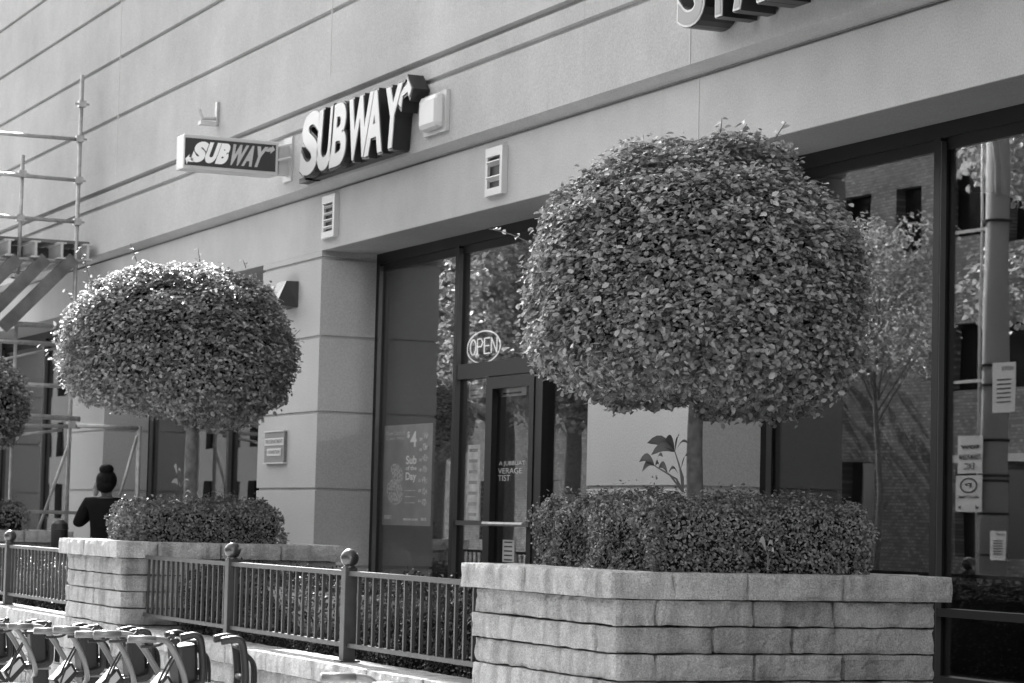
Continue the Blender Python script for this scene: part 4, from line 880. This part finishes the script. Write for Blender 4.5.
for i, (px, lab) in enumerate(pxs):
    b = proto if i == 0 else copy_tree(proto)
    if i == 6:
        for c_ in list(b.children):
            if c_.name.split('.')[0] in ('bell', 'brake_lever', 'front_carrier', 'cables'):
                for g_ in list(c_.children): bpy.data.objects.remove(g_)
                bpy.data.objects.remove(c_)
    if i == 5:
        for c_ in list(b.children):
            if c_.name.split('.')[0] in ('handlebar', 'grip', 'brake_lever', 'bell', 'cables', 'head_housing', 'lock_head'):
                for g_ in list(c_.children): bpy.data.objects.remove(g_)
                bpy.data.objects.remove(c_)
    yb = yB
    zg = 0
    # base height so that the handlebar reaches the level seen in the photograph
    if i in (5,):
        b.rotation_euler = (0, 0, math.radians(0)); 
    py = {0: 622, 1: 624, 2: 628.5, 3: 632, 4: 636.5, 5: 640, 6: 682}[i]
    b.location = (xb_at(px), yb, at(px, py, yb).z-h)
    tag(b, 'hire '+lab)
    b.rotation_euler = (0, 0, math.radians([3, -4, 2, -2, 3, -9, 1][i]))
    print('bike', i, b.location)
# docks
dk = None
for i, (px, lab) in enumerate(pxs):
    x = xb_at(px)
    if i == 0:
        dk = empty('bike_dock', (x, 3.5, 0), 'd', 'dock', 'docking posts for the hire bicycles')
        MB().box(-.3, .3, -.2, .5, .002, .07).build('base_plate', M['galv']).parent = dk
        MB().beam((0,.1,.07), (0,-.02,.55), .12, .14, (0,1,0)).build('dock_post', M['bikedark']).parent = dk
        MB().box(-.06,.06,-.1,.05,.5,.62).build('lock_slot', M['lgrey'], None, bevel=.02).parent = dk; d = dk
    else: d = copy_tree(dk); d.location = (x, 3.5, 0)
    tag(d, 'docking post of the '+lab)
# ---------------------------------------------------------------- across the street (seen mirrored in the glass)
YG = YW+.048; YB = -14.0; PV = 2*YG-YB
V = lambda px, py: (at(px, py, PV).x, at(px, py, PV).z)
bb = empty('brick_building', (V(900, 300)[0], YB, 0), 'long dark brick building across the street, seen mirrored in the widest window', 'building')
hs = []
def hole(px0, py0, px1, py1): a = V(px0, (py0+py1)/2); b = V(px1, (py0+py1)/2); z1 = V((px0+px1)/2, py0)[1]; z0 = V((px0+px1)/2, py1)[1]; hs.append((min(a[0], b[0]), max(a[0], b[0]), z0, z1))
hole(843, 196, 870, 240); hole(896, 188, 922, 252); hole(950, 172, 986, 236); hole(1008, 160, 1036, 240)
hole(952, 318, 1090, 386); hole(842, 462, 873, 545); hole(955, 468, 1090, 560)
x0h, x1h = min(q[0] for q in hs), max(q[1] for q in hs); zw0, zw1 = hs[1][2], hs[1][3]
xleft = hs[0][0]
for k in range(9): hs.append((xleft-4.2-k*4.2, xleft-2.8-k*4.2, zw0, zw1)); 
for k in range(9): hs.append((xleft-4.2-k*4.2, xleft-2.6-k*4.2, 1.0, 2.8))
MBw = holes(MB(), xleft-42, 40, -.1, 13, YB, hs, -.25); MBw.box(xleft-42, 40, YB-12, YB-.5, -.1, 12.9); MBw.build('brick_wall', M['brick'], bb)
mb = MB().box(xleft-42.1, 40.1, YB-.3, YB+.15, 13, 13.4); mb.build('cornice', M['pole'], bb)
for hq in hs: MB().box(hq[0]-.01, hq[1]+.01, YB-.28, YB-.255, hq[2]-.01, hq[3]+.01).build('window', M['dwin'], bb)
a, b = V(960, 455), V(1090, 458); MB().box(a[0], b[0]+3, YB-.02, YB+.2, V(1024, 461)[1], V(1024, 453)[1]).build('fascia', M['lgrey'], bb)
for k, (x0_, w_, hh) in enumerate(((-190, 34, 17), (-150, 26, 11), (-118, 30, 20), (-255, 55, 14))):
    e = empty('office_building', (x0_, YB-2, 0), ['plain pale office block far down the street', 'low dull office block far down the street', 'tall pale office block across the street behind trees', 'long office block at the far end of the street'][k], 'building')
    hs2 = [(x0_+1.5+i*3, x0_+3.3+i*3, 1.2+j*3.2, 3.0+j*3.2) for i in range(int(w_/3)-1) for j in range(int(hh/3.2))]
    holes(MB(), x0_, x0_+w_, -.1, hh, YB-2, hs2, -.3).box(x0_, x0_+w_, YB-14, YB-2.5, -.1, hh-.01).build('wall', M['farwall'], e)
    mb = MB()
    for q in hs2: mb.box(q[0]-.01, q[1]+.01, YB-2.34, YB-2.31, q[2]-.01, q[3]+.01)
    mb.build('window_strip', M['dwin'], e)
# utility pole with parking signs
YP = -6.4; PVp = 2*YG-YP
def Vp(px, py, Y=None): q = at(px, py, PVp if Y is None else 2*YG-Y); return Vector((q.x, YP if Y is None else Y, q.z))
b = Vp(995, 400); up_ = empty('utility_pole', (b.x, YP, -.1), 'pale concrete utility pole across the street, mirrored in the widest window', 'pole'); r_ = abs(Vp(1003, 400).x-Vp(987, 400).x)/2
MB().tube([(b.x, YP, -.1), (b.x, YP, 9.5)], [r_*1.05, r_*.8], 20).build('shaft', M['pole'], up_, smooth=True)
mb = MB()
for px in (984.5, 989.5): c_ = Vp(px, 400); mb.tube([(c_.x, YP+.1, .1), (c_.x, YP+.1, 9)], .022, 8)
mb.build('conduit', M['white'], up_, smooth=True)
mb = MB()
for py in (222, 366, 385, 440, 476, 481, 514, 555): z = Vp(995, py).z; mb.tube([(b.x, YP, z-.02), (b.x, YP, z+.02)], r_*1.12, 20)
mb.build('band', M['dark'], up_)
c_ = Vp(1000, 205); MB().tube([(b.x, YP, c_.z), (b.x+.5, YP+.35, c_.z+.55), (b.x+1.5, YP+1.2, c_.z+1.4)], .05, 8).build('lamp_arm', M['white'], up_, smooth=True)
def psign(px0, py0, px1, py1, lab, kind):
    Y_ = YP+r_+.06; a, c = Vp(px0, (py0+py1)/2, Y_), Vp(px1, (py0+py1)/2, Y_); z1, z0 = Vp((px0+px1)/2, py0, Y_).z, Vp((px0+px1)/2, py1, Y_).z
    x0_, x1_ = min(a.x, c.x), max(a.x, c.x); e = empty('parking_sign', (x0_, Y_, z0), lab, 'sign'); MB().box(x0_, x1_, Y_-.006, Y_, z0, z1).build('plate', M['white'], e); w_, h_ = x1_-x0_, z1-z0
    # faces +Y; a reader standing on this side of the street has -X on the right
    f = lambda u0, u1, v0, v1: (lambda u, v, w: (x1_-w_*(u0+(u1-u0)*u), Y_+.003, z0+h_*(v0+(v1-v0)*v)))
    mb = MB()
    if kind == 0:
        textmesh(mb, '7:00AM-9:00AM', f(.06, .94, .36, .52), 0, .02); textmesh(mb, 'EXC.', f(.3, .75, .1, .28), 0, .02); textmesh(mb, 'tow', f(.1, .9, .66, .78), 0, .05)
    elif kind == 1:
        for rr_, tt in ((.34, .05),):
            n = 28; vs = []
            for i in range(n):
                t = 2*math.pi*i/n
                for q in (rr_, rr_-.07): vs.append((x0_+w_*.5+w_*q*math.cos(t), Y_+.003, z0+h_*.72+w_*q*.5*math.sin(t)))
            mb.add(vs, [(2*i, 2*i+1, (2*i+3) % (2*n), (2*i+2) % (2*n)) for i in range(n)])
        textmesh(mb, 'P', f(.38, .64, .65, .79), 0, .02); textmesh(mb, 'ANYTIME', f(.1, .9, .36, .44), 0, .02)
        for s in (0, 1):
            u = (lambda t: t) if s == 0 else (lambda t: 1-t); mb.add([(x1_-w_*u(.08), Y_+.003, z0+h_*.12), (x1_-w_*u(.22), Y_+.003, z0+h_*.18), (x1_-w_*u(.22), Y_+.003, z0+h_*.06)], [(0, 1, 2)])
    else:
        textmesh(mb, 'NOTICE', f(.1, .6, .84, .92), 0, .02)
        for k in range(6): mb.box(x0_+w_*.2, x0_+w_*.8, Y_+.001, Y_+.003, z0+h_*(.2+k*.09), z0+h_*(.23+k*.09))
    mb.build('lettering', M['dark'], e)
for py in (236, 383):
    a_ = Vp(948, py); MB().beam((b.x, YP+.1, a_.z), (a_.x, YP+.1, a_.z), .05, .05).build('side_arm', M['white'], up_)
psign(958, 435, 983, 473, 'white parking sign with hours on the mirrored pole, above the no parking circle', 0); psign(956, 475, 983, 512, 'white parking sign with circle and arrows on the mirrored pole', 1)
psign(992, 362, 1014, 412, 'tall white notice plate on the mirrored pole, highest of its plates', 2); psign(991, 531, 1006, 560, 'small white plate lowest on the mirrored pole', 2)
# street trees on the far side
def street_tree(x, y, hgt, R, lab, seed, n=9000, tk=.2):
    e = empty('street_tree', (x, y, 0), lab, 'tree', 'street trees on the far side'); rnd = random.Random(seed)
    MB().tube([(x, y, -.1), (x+.1, y, hgt*.3), (x, y+.1, hgt*.6), (x, y, hgt*.85)], [tk, tk*.8, tk*.5, tk*.15], 10).build('trunk', M['bark'], e, smooth=True)
    mb = MB(); P = []; Nn = []
    for k in range(16):
        a = k*2.4; rr_ = R*rnd.uniform(.3, .95); zz = hgt*rnd.uniform(.42 if tk > .15 else .6, .97); rr_ *= 1.1-abs(zz/hgt-.65)*1.3; c_ = Vector((x+rr_*math.cos(a), y+rr_*math.sin(a), zz)); mb.tube([(x, y, zz*.75), c_], [tk*.3, tk*.1], 6)
        m_ = n//16; d = rng.normal(0, 1, (m_, 3)); d /= np.linalg.norm(d, axis=1)[:, None]; q = rng.uniform(.45, 1.05, m_)[:, None]*d*np.array([1, 1, .7])*R*.48; P.append(q+np.array(c_)); Nn.append(d*.6+np.array([0, 0, .6]))
    mb.build('branches', M['bark'], e); leaves('crown', np.concatenate(P), np.concatenate(Nn), .17 if tk > .15 else .10, M['street'], e, .5); return e
YT = -8.5; PT = 2*YG-YT
for k, (px, hgt, R) in enumerate(((442, 11, 3.4), (468, 12, 3.6), (495, 12.5, 3.8), (530, 11.5, 3.4), (575, 11, 3.2))):
    street_tree(at(px, 350, PT).x, YT-(k % 2)*1.2, hgt, R, ['leftmost', 'second', 'third', 'fourth', 'fifth'][k]+' of the leafy street trees mirrored in the door bay glass', 40+k, 14000)
street_tree(at(893, 330, PT).x, YT+.3, 7.3, 1.5, 'small pale leafy street tree mirrored just right of the big round tree', 71, 4200, .07)
street_tree(at(1040, 200, PT).x, YT-1, 10.5, 2.4, 'leafy street tree mirrored at the top right corner beside the pole', 60)
# ---------------------------------------------------------------- light
w = bpy.data.worlds.new('World'); S.world = w; w.use_nodes = True; t = w.node_tree; bg = t.nodes['Background']
AZ, EL = math.radians(8), math.radians(38)
to_sun = Vector((-math.cos(AZ)*math.cos(EL), math.sin(AZ)*math.cos(EL), math.sin(EL)))
sky = t.nodes.new('ShaderNodeTexSky'); sky.sky_type = 'NISHITA'; sky.sun_disc = False; sky.sun_elevation = EL; sky.sun_rotation = math.atan2(to_sun.x, to_sun.y); sky.air_density = 1.3; sky.dust_density = 2.5
bw = t.nodes.new('ShaderNodeRGBToBW'); t.links.new(sky.outputs[0], bw.inputs[0]); t.links.new(bw.outputs[0], bg.inputs[0]); bg.inputs[1].default_value = .15
sd = bpy.data.lights.new('sun', 'SUN'); sd.energy = 4.6; sd.angle = math.radians(.5); so = bpy.data.objects.new('sun', sd); C.objects.link(so)
so.rotation_euler = to_sun.to_track_quat('Z', 'Y').to_euler()
S.view_settings.view_transform = 'Standard'; S.view_settings.look = 'None'; S.view_settings.exposure = 2.25; S.view_settings.gamma = 1
S.render.engine = 'CYCLES'; S.cycles.max_bounces = 8; S.cycles.transparent_max_bounces = 12; S.cycles.glossy_bounces = 4; S.cycles.caustics_reflective = False; S.cycles.caustics_refractive = False
